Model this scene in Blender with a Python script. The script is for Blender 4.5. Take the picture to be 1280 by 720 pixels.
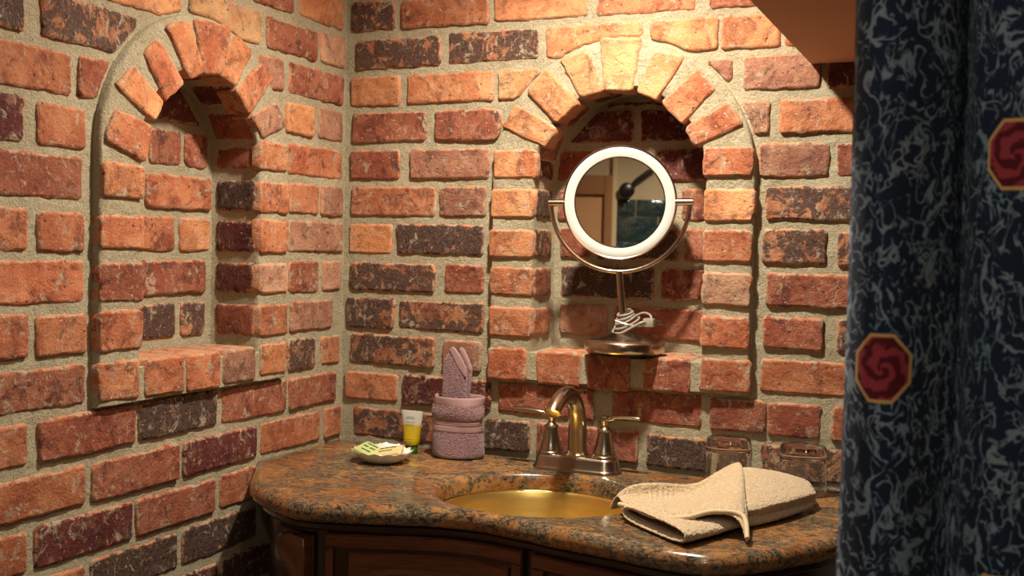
import bpy, bmesh, math, random
from mathutils import Vector, Matrix, noise
sc = bpy.context.scene
for o in list(bpy.data.objects): bpy.data.objects.remove(o)
COL = sc.collection
PI = math.pi
ZB = 0.86            # the build is laid out around the countertop; everything is raised by this at the end

# ------------------------------------------------------------------ camera
cam_d = bpy.data.cameras.new('camera'); cam = bpy.data.objects.new('camera', cam_d); COL.objects.link(cam)
cam.location = (1.19474, -1.89170, 0.38288)
_y, _p, _r = math.radians(23.62705), math.radians(87.90480), math.radians(1.17241)
cam.rotation_euler = (Matrix.Rotation(_y, 3, 'Z') @ Matrix.Rotation(_p, 3, 'X') @ Matrix.Rotation(_r, 3, 'Z')).to_euler()
cam_d.sensor_width = 36.0; cam_d.lens = 1381.376 * 36.0 / 1280.0
cam_d.clip_start = 0.02
cam_d.dof.use_dof = True; cam_d.dof.focus_distance = 1.78; cam_d.dof.aperture_fstop = 7.1
sc.camera = cam

# ------------------------------------------------------------------ world, lights, exposure
w = bpy.data.worlds.new('world'); sc.world = w; w.use_nodes = True
w.node_tree.nodes['Background'].inputs[0].default_value = (1.0, 0.86, 0.68, 1)
w.node_tree.nodes['Background'].inputs[1].default_value = 0.05
def lamp(name, loc, power, col=(1.0, 0.87, 0.69), size=0.03, angle=150, blend=0.6):
    l = bpy.data.lights.new(name, 'SPOT'); l.energy = power; l.color = col; l.shadow_soft_size = size
    l.spot_size = math.radians(angle); l.spot_blend = blend
    o = bpy.data.objects.new(name, l); COL.objects.link(o); o.location = loc
    return o
LIGHTS = [((0.60, -0.42, 1.10), 60.0), ((0.95, -1.35, 1.10), 6.0), ((1.15, -2.30, 1.10), 26.0)]  # first lamp hangs over the basin; the other two are unseen, added as fill
for lp, pw in LIGHTS: lamp('main_and_fill_lamp', lp, pw, angle=160, blend=1.0)
vs = sc.view_settings
vs.view_transform = 'Standard'; vs.look = 'None'; vs.gamma = 1.0; vs.use_curve_mapping = False
vs.exposure = 0.50

# ------------------------------------------------------------------ helpers
def link(o, parent=None):
    COL.objects.link(o)
    if parent: o.parent = parent
    return o
def mesh_obj(name, verts, faces, mat=None, parent=None, smooth=True, sharp=None):
    me = bpy.data.meshes.new(name); me.from_pydata([tuple(v) for v in verts], [], faces); me.update()
    if mat: me.materials.append(mat)
    if smooth:
        me.polygons.foreach_set('use_smooth', [True] * len(me.polygons))
        if sharp is not None: mark_sharp(me, sharp)
    o = bpy.data.objects.new(name, me)
    return link(o, parent)
def mark_sharp(me, deg):
    bm = bmesh.new(); bm.from_mesh(me); a = math.radians(deg)
    for e in bm.edges:
        if len(e.link_faces) == 2 and e.calc_face_angle(0) > a: e.smooth = False
    bm.to_mesh(me); bm.free()
def bm_obj(name, bm, mat=None, parent=None, smooth=True, sharp=40):
    bmesh.ops.recalc_face_normals(bm, faces=bm.faces)
    me = bpy.data.meshes.new(name); bm.to_mesh(me); bm.free()
    if mat: me.materials.append(mat)
    if smooth:
        me.polygons.foreach_set('use_smooth', [True] * len(me.polygons))
        if sharp is not None: mark_sharp(me, sharp)
    return link(bpy.data.objects.new(name, me), parent)
def thing(name, label, cat, loc=(0, 0, 0), group=None):
    o = bpy.data.objects.new(name, None); o.empty_display_size = 0.02; link(o); o.location = loc
    o['label'] = label; o['category'] = cat
    if group: o['group'] = group
    return o
def tag(o, label, cat, group=None):
    o['label'] = label; o['category'] = cat
    if group: o['group'] = group
    return o
def struct(o, label, cat):
    o['kind'] = 'structure'; o['label'] = label; o['category'] = cat; return o
def box(bm, x0, x1, y0, y1, z0, z1, bev=0.0, seg=2):
    r = bmesh.ops.create_cube(bm, size=1.0); vs_ = r['verts']
    for v in vs_:
        v.co = Vector((x0 + (v.co.x + .5) * (x1 - x0), y0 + (v.co.y + .5) * (y1 - y0), z0 + (v.co.z + .5) * (z1 - z0)))
    if bev > 0:
        es = list({e for v in vs_ for e in v.link_edges})
        bmesh.ops.bevel(bm, geom=es, offset=bev, segments=seg, profile=.5, affect='EDGES')
def lathe(bm, prof, n=48, c=(0, 0, 0), sx=1.0, sy=1.0, closed=False):
    """prof: list of (r,z); poles where r==0"""
    rings = []
    for r, z in prof:
        if r <= 1e-6: rings.append([bm.verts.new((c[0], c[1], c[2] + z))])
        else: rings.append([bm.verts.new((c[0] + sx * r * math.cos(2 * PI * i / n), c[1] + sy * r * math.sin(2 * PI * i / n), c[2] + z)) for i in range(n)])
    for a, b in zip(rings[:-1], rings[1:]):
        for i in range(n):
            j = (i + 1) % n
            if len(a) == 1 and len(b) == 1: continue
            if len(a) == 1: bm.faces.new((a[0], b[j], b[i]))
            elif len(b) == 1: bm.faces.new((a[i], a[j], b[0]))
            else: bm.faces.new((a[i], a[j], b[j], b[i]))
    return rings
def catmull(pts, per=8):
    P = [Vector(p) for p in pts]; out = []
    for i in range(len(P) - 1):
        p0 = P[max(i - 1, 0)]; p1 = P[i]; p2 = P[i + 1]; p3 = P[min(i + 2, len(P) - 1)]
        for k in range(per):
            t = k / per
            out.append(.5 * ((2 * p1) + (-p0 + p2) * t + (2 * p0 - 5 * p1 + 4 * p2 - p3) * t * t + (-p0 + 3 * p1 - 3 * p2 + p3) * t ** 3))
    out.append(P[-1]); return out
def tube(bm, path, rad, n=16, caps=True, flat=None):
    """path of Vectors, rad a number or list; parallel transport frame"""
    P = [Vector(p) for p in path]; m = len(P)
    R = rad if isinstance(rad, (list, tuple)) else [rad] * m
    t = (P[1] - P[0]).normalized()
    ref = Vector((0, 0, 1)) if abs(t.z) < .9 else Vector((1, 0, 0))
    u = t.cross(ref).normalized(); rings = []
    for i in range(m):
        t = (P[min(i + 1, m - 1)] - P[max(i - 1, 0)]).normalized()
        u = (u - t * u.dot(t)).normalized(); v = t.cross(u)
        rings.append([bm.verts.new(P[i] + (u * math.cos(2 * PI * k / n) + v * math.sin(2 * PI * k / n) * (flat or 1)) * R[i]) for k in range(n)])
    for a, b in zip(rings[:-1], rings[1:]):
        for k in range(n): bm.faces.new((a[k], a[(k + 1) % n], b[(k + 1) % n], b[k]))
    if caps:
        bm.faces.new(rings[0][::-1]); bm.faces.new(rings[-1])
    return rings
def subsurf(o, lv=2):
    m = o.modifiers.new('subsurf', 'SUBSURF'); m.levels = lv; m.render_levels = lv; return o
_tex = {}
def fuzz(o, size=0.004, strength=0.002):
    k = size
    if k not in _tex:
        t = bpy.data.textures.new('terry_noise', 'CLOUDS'); t.noise_scale = size; t.noise_depth = 2; _tex[k] = t
    m = o.modifiers.new('terry', 'DISPLACE'); m.texture = _tex[k]; m.strength = strength; m.mid_level = .5; m.texture_coords = 'LOCAL'
    return o

# ------------------------------------------------------------------ materials
class N:
    def __init__(s, name):
        s.m = bpy.data.materials.new(name); s.m.use_nodes = True; s.t = s.m.node_tree
        s.b = s.t.nodes['Principled BSDF']; s.out = s.t.nodes['Material Output']
    def n(s, kind, **kw):
        x = s.t.nodes.new('ShaderNode' + kind)
        for k, v in kw.items():
            if k.startswith('i_'): x.inputs[k[2:].replace('_', ' ')].default_value = v
            else: setattr(x, k, v)
        return x
    def l(s, a, b): s.t.links.new(a, b)
    def val(s, x, sock):
        if isinstance(x, (int, float)): sock.default_value = x
        elif isinstance(x, tuple): sock.default_value = x if len(x) == 4 or sock.type == 'VECTOR' else (*x, 1)
        else: s.l(x, sock)
    def mix(s, f, a, b, blend='MIX'):
        x = s.n('Mix', data_type='RGBA', blend_type=blend)
        s.val(f, x.inputs[0]); s.val(a, x.inputs[6]); s.val(b, x.inputs[7]); return x.outputs[2]
    def math(s, op, a, b=0.0, clamp=False):
        x = s.n('Math', operation=op, use_clamp=clamp); s.val(a, x.inputs[0]); s.val(b, x.inputs[1]); return x.outputs[0]
    def rng(s, v, a, b, c=0.0, d=1.0, smooth=True):
        x = s.n('MapRange', interpolation_type='SMOOTHSTEP' if smooth else 'LINEAR')
        s.val(v, x.inputs[0]); s.val(a, x.inputs[1]); s.val(b, x.inputs[2]); s.val(c, x.inputs[3]); s.val(d, x.inputs[4]); return x.outputs[0]
    def noise(s, co, scale, detail=5, rough=.55, dist=0.0):
        x = s.n('TexNoise'); s.l(co, x.inputs['Vector']); x.inputs['Scale'].default_value = scale
        x.inputs['Detail'].default_value = detail; x.inputs['Roughness'].default_value = rough; x.inputs['Distortion'].default_value = dist
        return x.outputs['Fac']
    def voro(s, co, scale, feature='F1', out='Distance'):
        x = s.n('TexVoronoi', feature=feature); s.l(co, x.inputs['Vector']); x.inputs['Scale'].default_value = scale; return x.outputs[out]
    def vmath(s, op, a, b):
        x = s.n('VectorMath', operation=op); s.val(a, x.inputs[0]); s.val(b, x.inputs[1]); return x.outputs[0]
    def bump(s, h, strength=.5, dist=.002, prev=None):
        x = s.n('Bump'); x.inputs['Strength'].default_value = strength; x.inputs['Distance'].default_value = dist
        s.l(h, x.inputs['Height'])
        if prev is not None: s.l(prev, x.inputs['Normal'])
        return x.outputs[0]
    def set(s, **kw):
        for k, v in kw.items(): s.val(v, s.b.inputs[k.replace('_', ' ')])
        return s.m
def simple(name, col, rough=.5, metal=0.0, **kw):
    a = N(name); co = a.n('TexCoord').outputs['Object']
    nz = a.noise(co, 60, 3)
    a.set(Base_Color=a.mix(a.rng(nz, .3, .7, 0, .25), (*col, 1), (*[c * .82 for c in col], 1)), Roughness=rough, Metallic=metal, **kw)
    return a.m

MORTAR = (0.43, 0.355, 0.235)
def mat_brick():
    a = N('weathered_brick'); inf = a.n('ObjectInfo'); geo = a.n('NewGeometry')
    off = a.n('CombineXYZ'); r = inf.outputs['Random']
    a.l(a.math('MULTIPLY', r, 37.0), off.inputs[0]); a.l(a.math('MULTIPLY', r, 91.0), off.inputs[1]); a.l(a.math('MULTIPLY', r, 17.0), off.inputs[2])
    co = a.vmath('ADD', geo.outputs['Position'], off.outputs[0])
    st = a.vmath('MULTIPLY', co, (1, 1, .22))
    base = inf.outputs['Color']; burn = inf.outputs['Alpha']
    n1 = a.noise(co, 14, 5, .6, .6); n2 = a.noise(co, 30, 9, .68, .9); n3 = a.noise(co, 48, 9, .70, .8); n4 = a.noise(co, 330, 4, .65)
    hsv = a.n('HueSaturation'); a.l(base, hsv.inputs['Color']); hsv.inputs['Value'].default_value = 1.40; hsv.inputs['Hue'].default_value = .512; hsv.inputs['Saturation'].default_value = .92
    c = a.mix(a.rng(n1, .36, .66), base, hsv.outputs[0])
    hsv2 = a.n('HueSaturation'); a.l(base, hsv2.inputs['Color']); hsv2.inputs['Value'].default_value = .38; hsv2.inputs['Hue'].default_value = .49
    c = a.mix(a.rng(a.noise(co, 24, 7, .68, 1.0), .47, .68, 0, .85), c, hsv2.outputs[0])
    c = a.mix(a.rng(a.noise(co, 34, 6, .7, .4), .54, .76, 0, .55), c, (.46, .31, .21, 1))          # dusty bloom
    # burnt skin, mottled
    thr = a.rng(burn, 0, 1, .76, .31, False)
    mk = a.rng(a.math('ADD', n2, a.math('MULTIPLY', a.math('SUBTRACT', n4, .5), .12)), a.math('SUBTRACT', thr, .025), a.math('ADD', thr, .045))
    c = a.mix(a.math('MULTIPLY', mk, .93), c, a.mix(a.rng(n4, .35, .65), (.028, .015, .012, 1), (.105, .060, .046, 1)))
    # lime drips and mortar smears, stronger at the arrises
    at = a.n('Attribute', attribute_name='edge'); e = at.outputs['Fac']
    sm = a.math('ADD', n3, a.math('MULTIPLY', e, .15))
    smk = a.rng(sm, .600, .70, 0, .85)
    c = a.mix(smk, c, a.mix(n4, (.30, .24, .165, 1), (.52, .44, .33, 1)))
    dr = a.math('MULTIPLY', a.rng(a.noise(st, 130, 5, .65), .58, .68), a.rng(n1, .45, .60))
    c = a.mix(a.math('MULTIPLY', dr, .50), c, (.55, .46, .38, 1))
    # clean chipped arris shows raw clay
    ch = a.rng(a.math('ADD', a.noise(co, 90, 6, .65), a.math('MULTIPLY', e, .22)), .68, .75, 0, .75)
    c = a.mix(ch, c, (.56, .22, .10, 1))
    sp = a.rng(a.noise(co, 150, 3, .6), .66, .72, 0, .75)
    c = a.mix(sp, c, (.62, .50, .40, 1))
    pit = a.rng(a.noise(co, 120, 3, .6), .34, .27, 0, .8)
    c = a.mix(pit, c, (.045, .022, .018, 1))
    h = a.math('ADD', a.math('MULTIPLY', a.noise(co, 60, 8, .7), 1.0), a.math('MULTIPLY', n4, .30))
    h = a.math('ADD', h, a.math('MULTIPLY', a.noise(co, 17, 3, .5), .9))
    h = a.math('SUBTRACT', h, a.math('MULTIPLY', pit, .5))
    a.set(Base_Color=c, Roughness=a.rng(n2, .3, .7, .90, .62), Normal=a.bump(h, .85, .0065))
    a.b.inputs['Specular IOR Level'].default_value = .38
    return a.m
def mat_mortar():
    a = N('sandy_lime_mortar'); co = a.n('NewGeometry').outputs['Position']
    n1 = a.noise(co, 9, 5, .6); n2 = a.noise(co, 330, 4, .75); n3 = a.noise(co, 60, 7, .7)
    c = a.mix(a.rng(n1, .3, .7), (.37, .33, .22, 1), (.48, .435, .305, 1))
    c = a.mix(a.rng(n3, .50, .70, 0, .5), c, (.56, .51, .385, 1))
    c = a.mix(a.rng(n2, .45, .70, 0, .6), c, (.64, .585, .45, 1))
    c = a.mix(a.rng(n2, .42, .30, 0, .7), c, (.12, .095, .060, 1))
    h = a.math('ADD', a.math('MULTIPLY', n3, 1.0), a.math('MULTIPLY', n2, .50))
    a.set(Base_Color=c, Roughness=.95, Normal=a.bump(h, .9, .009)); a.b.inputs['Specular IOR Level'].default_value = .2
    return a.m
def mat_granite():
    a = N('polished_brown_granite'); tc = a.n('NewGeometry').outputs['Position']
    mp = a.n('Mapping'); a.l(tc, mp.inputs['Vector']); mp.inputs['Rotation'].default_value = (0, 0, -.40); mp.inputs['Scale'].default_value = (.75, 1.15, 1.15)
    co0 = mp.outputs[0]
    wv = a.n('TexNoise'); a.l(co0, wv.inputs['Vector']); wv.inputs['Scale'].default_value = 9; wv.inputs['Detail'].default_value = 4
    co = a.vmath('ADD', co0, a.vmath('MULTIPLY', wv.outputs['Color'], (.06, .06, .06)))
    big = a.noise(co, 5, 5, .6, .5); mid = a.noise(co, 17, 9, .72, 1.2); fine = a.noise(co, 85, 7, .75, .8); dot = a.noise(co, 210, 4, .6)
    c = a.mix(a.rng(big, .38, .62), (.20, .074, .022, 1), (.28, .155, .060, 1))
    c = a.mix(a.rng(fine, .46, .62, 0, .85), c, (.085, .032, .015, 1))
    c = a.mix(a.rng(a.noise(co, 34, 8, .75, 1.4), .55, .64, 0, .8), c, (.36, .22, .10, 1))
    c = a.mix(a.rng(a.noise(co, 60, 6, .75, 1.0), .60, .68, 0, .8), c, (.50, .38, .24, 1))
    dk = a.math('ADD', a.math('MULTIPLY', mid, .62), a.math('MULTIPLY', fine, .48))
    dkm = a.rng(a.math('ADD', dk, a.math('MULTIPLY', a.math('SUBTRACT', a.noise(co, 7, 4, .6, .8), .5), .34)), .525, .56)
    c = a.mix(a.math('MULTIPLY', dkm, .96), c, a.mix(a.rng(dot, .4, .62), (.020, .017, .013, 1), (.115, .10, .072, 1)))
    v = a.rng(a.math('ABSOLUTE', a.math('SUBTRACT', a.noise(co, 30, 7, .72, 1.8), .5)), 0.0, .016, .7, 0)
    c = a.mix(v, c, (.40, .25, .11, 1))
    a.set(Base_Color=c, Roughness=a.rng(dot, .3, .7, .15, .27)); a.b.inputs['Specular IOR Level'].default_value = .5
    return a.m
def mat_wood(name='dark_mahogany', dark=1.0):
    a = N(name); tc = a.n('TexCoord').outputs['Object']
    mp = a.n('Mapping'); a.l(tc, mp.inputs['Vector']); mp.inputs['Scale'].default_value = (.5, .5, 5.0)
    g = a.noise(mp.outputs[0], 22, 7, .65, 1.2)
    mp2 = a.n('Mapping'); a.l(tc, mp2.inputs['Vector']); mp2.inputs['Scale'].default_value = (.3, .3, 14.0)
    g2 = a.noise(mp2.outputs[0], 40, 5, .6)
    c = a.mix(a.rng(g, .3, .7), (.105 * dark, .026 * dark, .010 * dark, 1), (.23 * dark, .070 * dark, .024 * dark, 1))
    c = a.mix(a.rng(g2, .5, .75, 0, .6), c, (.03 * dark, .010 * dark, .005 * dark, 1))
    a.set(Base_Color=c, Roughness=.28); a.b.inputs['Coat Weight'].default_value = .4; a.b.inputs['Coat Roughness'].default_value = .15
    return a.m
def mat_brushed(name, col, rough, stretch=(2, 2, 200), amount=.10):
    a = N(name); tc = a.n('TexCoord').outputs['Object']
    mp = a.n('Mapping'); a.l(tc, mp.inputs['Vector']); mp.inputs['Scale'].default_value = stretch
    g = a.noise(mp.outputs[0], 8, 4, .6)
    c = a.mix(a.rng(g, .3, .7), (*col, 1), (*[x * .86 for x in col], 1))
    a.set(Base_Color=c, Metallic=1.0, Roughness=a.rng(g, .3, .7, rough - amount * .5, rough + amount * .5))
    return a.m
def mat_terry(name, col, col2):
    a = N(name); co = a.n('TexCoord').outputs['Object']
    v = a.voro(co, 520); n1 = a.noise(co, 260, 3, .6); n2 = a.noise(co, 30, 4)
    c = a.mix(a.rng(n1, .3, .7), (*col2, 1), (*col, 1)); c = a.mix(a.rng(n2, .35, .7, 0, .25), c, (*[x * .8 for x in col], 1))
    h = a.math('ADD', a.math('MULTIPLY', v, -.6), n1)
    a.set(Base_Color=c, Roughness=.95, Normal=a.bump(h, .8, .003)); a.b.inputs['Sheen Weight'].default_value = .35; a.b.inputs['Sheen Roughness'].default_value = .5
    a.b.inputs['Specular IOR Level'].default_value = .1
    return a.m
def mat_hem(name, col):
    a = N(name); co = a.n('TexCoord').outputs['Object']
    n1 = a.noise(co, 500, 3, .6)
    a.set(Base_Color=a.mix(a.rng(n1, .3, .7), (*col, 1), (*[x * .85 for x in col], 1)), Roughness=.9, Normal=a.bump(n1, .5, .001)); a.b.inputs['Specular IOR Level'].default_value = .15
    return a.m
def mat_glass(name='clear_glass', col=(1, 1, 1), rough=0.0):
    a = N(name); co = a.n('TexCoord').outputs['Object']
    a.set(Base_Color=(*col, 1), Roughness=a.rng(a.noise(co, 40, 3), .3, .7, rough, rough + .02), IOR=1.48); a.b.inputs['Transmission Weight'].default_value = 1.0
    return a.m
def mat_plaster(name, col):
    a = N(name); co = a.n('NewGeometry').outputs['Position']
    n1 = a.noise(co, 6, 5); n2 = a.noise(co, 150, 4)
    a.set(Base_Color=a.mix(a.rng(n1, .3, .7, 0, .35), (*col, 1), (*[x * .85 for x in col], 1)), Roughness=.85, Normal=a.bump(n2, .25, .002))
    a.b.inputs['Specular IOR Level'].default_value = .2
    return a.m
def mat_curtain():
    a = N('navy_vine_print_fabric'); uvn = a.n('UVMap'); uv = uvn.outputs[0]
    wn = a.n('TexNoise'); a.l(uv, wn.inputs['Vector']); wn.inputs['Scale'].default_value = 24; wn.inputs['Detail'].default_value = 3
    uvw = a.vmath('ADD', uv, a.vmath('MULTIPLY', a.vmath('SUBTRACT', wn.outputs['Color'], (.5, .5, .5)), (.034, .034, 0)))
    mp = a.n('Mapping'); a.l(uvw, mp.inputs['Vector']); mp.inputs['Scale'].default_value = (1.25, .8, 1)
    e2 = a.voro(a.vmath('ADD', mp.outputs[0], (3.3, 1.7, 0)), 54, 'DISTANCE_TO_EDGE')
    def contour(off, scale, w_, lo, hi):
        cn = a.noise(a.vmath('ADD', mp.outputs[0], off), scale, 1.0, .4, 1.1)
        d_ = a.math('ABSOLUTE', a.math('SUBTRACT', cn, .5))
        return a.math('MULTIPLY', a.rng(d_, w_ * .45, w_, 1, 0), a.rng(a.noise(a.vmath('ADD', uv, off), 42, 2), lo, hi))
    l1 = a.math('MAXIMUM', contour((1.1, 7.2, 0), 34, .030, .40, .49), contour((9.7, 2.2, 0), 48, .028, .46, .54))
    g2 = a.noise(a.vmath('ADD', uv, (5, 2, 0)), 60, 3)
    l2 = a.math('MULTIPLY', a.rng(e2, .025, .070, 1, 0), a.rng(g2, .50, .57))
    ln = a.math('MAXIMUM', l1, a.math('MULTIPLY', l2, .7))
    weave = a.noise(uv, 900, 2)
    c = a.mix(weave, (.005, .011, .028, 1), (.011, .022, .050, 1))
    c = a.mix(a.math('MULTIPLY', ln, .8), c, a.mix(a.noise(uv, 12, 2), (.13, .26, .36, 1), (.25, .28, .33, 1)))
    for (cu, cv) in ROSES:
        d = a.vmath('SUBTRACT', uv, (cu, cv, 0)); sp = a.n('SeparateXYZ'); a.l(d, sp.inputs[0])
        ax = a.math('ABSOLUTE', sp.outputs[0]); ay = a.math('MULTIPLY', a.math('ABSOLUTE', sp.outputs[1]), .93)
        oc = a.math('MAXIMUM', a.math('MAXIMUM', ax, ay), a.math('MULTIPLY', a.math('ADD', ax, ay), .7071))
        wn2 = a.noise(uv, 70, 2); ln2 = a.n('VectorMath', operation='LENGTH'); a.l(d, ln2.inputs[0])
        ang = a.math('ARCTAN2', sp.outputs[1], sp.outputs[0])
        swirl = a.math('SINE', a.math('ADD', a.math('ADD', a.math('MULTIPLY', ln2.outputs['Value'], 420.0), a.math('MULTIPLY', ang, 2.0)), a.math('MULTIPLY', wn2, 9.0)))
        rc = a.mix(a.rng(swirl, -.2, .5), (.085, .008, .016, 1), (.26, .035, .05, 1))
        c = a.mix(a.rng(oc, .0285, .0277), c, (.50, .32, .13, 1))
        c = a.mix(a.rng(oc, .0256, .0249), c, rc)
    a.set(Base_Color=c, Roughness=.85, Normal=a.bump(weave, .3, .001)); a.b.inputs['Sheen Weight'].default_value = .04; a.b.inputs['Specular IOR Level'].default_value = .15
    return a.m
ROSES = [(0.045, 0.285), (0.252, 0.470), (0.248, 0.083), (0.56, 0.30), (0.80, 0.55), (0.80, 0.06), (0.06, -0.18), (0.56, -.2), (0.06, .78), (0.56, .8)]
BRICK = mat_brick(); MORT = mat_mortar()

# ------------------------------------------------------------------ brick tables (metres on the wall: start, end, kind)
CP = 0.073; BH = 0.0575
BACK = {
 11: [(0.009,0.105,'D'),(0.12,0.308,'A'),(0.318,0.505,'O'),(0.522,0.703,'A'),(0.727,0.88,'R')],
 10: [(0.02,0.207,'D'),(0.224,0.409,'D'),(0.424,0.61,'O'),(0.623,0.742,'O'),(0.75,0.848,'O'),(0.857,0.978,'A')],
 9: [(0.006,0.121,'O'),(0.135,0.321,'O'),(0.329,0.454,'Y'),(0.679,0.769,'P'),(0.788,0.916,'P'),(0.928,0.999,'M')],
 8: [(0.013,0.178,'R'),(0.198,0.336,'R'),(0.758,0.837,'P'),(0.853,0.995,'A')],
 7: [(0.009,0.123,'R'),(0.143,0.315,'P'),(0.819,0.935,'P'),(0.947,1.016,'R')],
 6: [(0.012,0.201,'A'),(0.209,0.309,'P'),(0.833,0.996,'D')],
 5: [(0.008,0.105,'O'),(0.119,0.306,'K'),(0.829,0.937,'D'),(0.954,1.027,'D')],
 4: [(0.014,0.203,'D'),(0.223,0.307,'R'),(0.837,1.004,'R')],
 3: [(0.004,0.115,'D'),(0.124,0.309,'D'),(0.835,0.935,'R'),(0.957,1.031,'D')],
 2: [(0.015,0.206,'D'),(0.224,0.306,'P'),(0.833,1.008,'A')],
 1: [(0.004,0.126,'A'),(0.137,0.327,'M'),(0.342,0.535,'R'),(0.567,0.733,'R'),(0.747,0.844,'R'),(0.847,0.934,'R'),(0.953,1.042,'A')],
 0: [(0.025,0.213,'D'),(0.232,0.304,'R'),(0.317,0.409,'K'),(0.425,0.619,'R'),(0.634,0.745,'K'),(0.759,0.821,'D'),(0.838,0.981,'D')],
}
LEFT = {
 11: [(-0.64,-0.48,'A'),(-0.465,-0.316,'R'),(-0.302,-0.181,'R'),(-0.16,-0.012,'O')],
 10: [(-0.811,-0.662,'R'),(-0.651,-0.483,'O'),(-0.469,-0.276,'Y'),(-0.262,-0.103,'R'),(-0.092,-0.004,'W')],
 9: [(-0.942,-0.796,'K'),(-0.768,-0.586,'D'),(-0.281,-0.21,'P'),(-0.192,-0.011,'R')],
 8: [(-0.885,-0.712,'A'),(-0.699,-0.637,'R'),(-0.201,-0.11,'O'),(-0.094,-0.009,'P')],
 7: [(-0.931,-0.794,'M'),(-0.773,-0.686,'A'),(-0.189,-0.007,'A')],
 6: [(-0.854,-0.69,'R'),(-0.187,-0.093,'A'),(-0.082,-0.005,'P')],
 5: [(-0.93,-0.788,'A'),(-0.772,-0.687,'A'),(-0.188,-0.006,'P')],
 4: [(-0.854,-0.686,'A'),(-0.184,-0.089,'R'),(-0.073,-0.01,'W')],
 3: [(-0.93,-0.786,'A'),(-0.775,-0.681,'A'),(-0.18,-0.037,'P')],
 2: [(-0.853,-0.683,'R'),(-0.186,-0.097,'D'),(-0.074,-0.009,'A')],
 1: [(-0.93,-0.785,'A'),(-0.767,-0.582,'R'),(-0.572,-0.389,'K'),(-0.374,-0.192,'R'),(-0.179,-0.024,'R')],
 0: [(-0.853,-0.682,'A'),(-0.668,-0.484,'R'),(-0.47,-0.278,'M'),(-0.266,-0.076,'A'),(-0.062,-0.004,'A')],
 -1: [(-0.93,-0.787,'A'),(-0.773,-0.586,'M'),(-0.577,-0.391,'R'),(-0.378,-0.221,'A')],
 -2: [(-0.852,-0.682,'A'),(-0.67,-0.482,'K'),(-0.472,-0.275,'K')],
 -3: [(-0.93,-0.787,'A'),(-0.773,-0.584,'R'),(-0.576,-0.382,'M'),(-0.376,-0.218,'K')],
}
VB = [[(0.374,0.646),(0.348,0.606),(0.429,0.569),(0.45,0.602)],[(0.433,0.706),(0.398,0.669),(0.454,0.612),(0.494,0.648)],
 [(0.51,0.737),(0.459,0.722),(0.501,0.658),(0.542,0.667)],[(0.609,0.751),(0.536,0.756),(0.545,0.669),(0.595,0.667)],
 [(0.686,0.718),(0.637,0.73),(0.606,0.664),(0.642,0.647)],[(0.742,0.662),(0.712,0.695),(0.654,0.642),(0.689,0.605)],
 [(0.793,0.6),(0.765,0.634),(0.696,0.596),(0.714,0.565)]]
VBK = 'OOYYOAA'
VL = [[(-0.643,0.571),(-0.662,0.527),(-0.585,0.503),(-0.57,0.555)],[(-0.606,0.64),(-0.64,0.607),(-0.565,0.566),(-0.546,0.596)],
 [(-0.554,0.688),(-0.583,0.663),(-0.54,0.6),(-0.501,0.632)],[(-0.485,0.727),(-0.536,0.711),(-0.484,0.642),(-0.451,0.656)],
 [(-0.386,0.737),(-0.47,0.734),(-0.451,0.656),(-0.409,0.659)],[(-0.327,0.71),(-0.379,0.729),(-0.407,0.658),(-0.367,0.648)],
 [(-0.266,0.67),(-0.295,0.692),(-0.363,0.642),(-0.327,0.606)],[(-0.222,0.596),(-0.254,0.63),(-0.32,0.602),(-0.29,0.566)]]
VLK = 'AOAOAOAP'
JB = [(0.33,0.416,0.511,0.564,'O'),(0.325,0.413,0.438,0.492,'O'),(0.325,0.413,0.364,0.416,'O'),(0.326,0.412,0.294,0.346,'A'),(0.326,0.412,0.217,0.272,'A'),
 (0.326,0.404,0.136,0.196,'A'),(0.425,0.511,0.133,0.194,'A'),(0.524,0.605,0.131,0.194,'R'),(0.629,0.714,0.135,0.194,'R'),(0.731,0.818,0.142,0.198,'A'),
 (0.731,0.814,0.217,0.272,'A'),(0.731,0.815,0.291,0.347,'W'),(0.73,0.815,0.365,0.42,'A'),(0.731,0.817,0.435,0.49,'O'),(0.727,0.813,0.511,0.562,'A')]
JL = [(-0.667,-0.584,0.444,0.495,'O'),(-0.671,-0.583,0.369,0.419,'A'),(-0.671,-0.582,0.29,0.348,'R'),(-0.672,-0.583,0.219,0.278,'A'),
 (-0.671,-0.589,0.145,0.203,'A'),(-0.577,-0.49,0.142,0.201,'A'),(-0.481,-0.399,0.140,0.200,'A'),(-0.39,-0.303,0.142,0.2,'P'),(-0.289,-0.21,0.147,0.203,'O'),
 (-0.294,-0.208,0.216,0.273,'A'),(-0.295,-0.21,0.292,0.345,'W'),(-0.295,-0.212,0.364,0.423,'A'),(-0.295,-0.211,0.435,0.49,'A'),(-0.298,-0.216,0.511,0.561,'O')]
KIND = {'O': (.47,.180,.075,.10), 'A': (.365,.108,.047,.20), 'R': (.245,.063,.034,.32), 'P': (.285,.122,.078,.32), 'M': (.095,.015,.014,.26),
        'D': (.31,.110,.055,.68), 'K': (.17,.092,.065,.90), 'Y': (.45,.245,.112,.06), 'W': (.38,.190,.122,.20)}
PR = 0.015                     # how far the niche surrounds stand proud of the wall
ND = 0.087                     # niche depth behind the wall face
NICHE = {'b': dict(c=0.5715, R=0.1575, zc=0.512, Ro=0.2455), 'l': dict(c=-0.440, R=0.1440, zc=0.515, Ro=0.2310)}
SILL = 0.193; SB = 0.138

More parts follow.
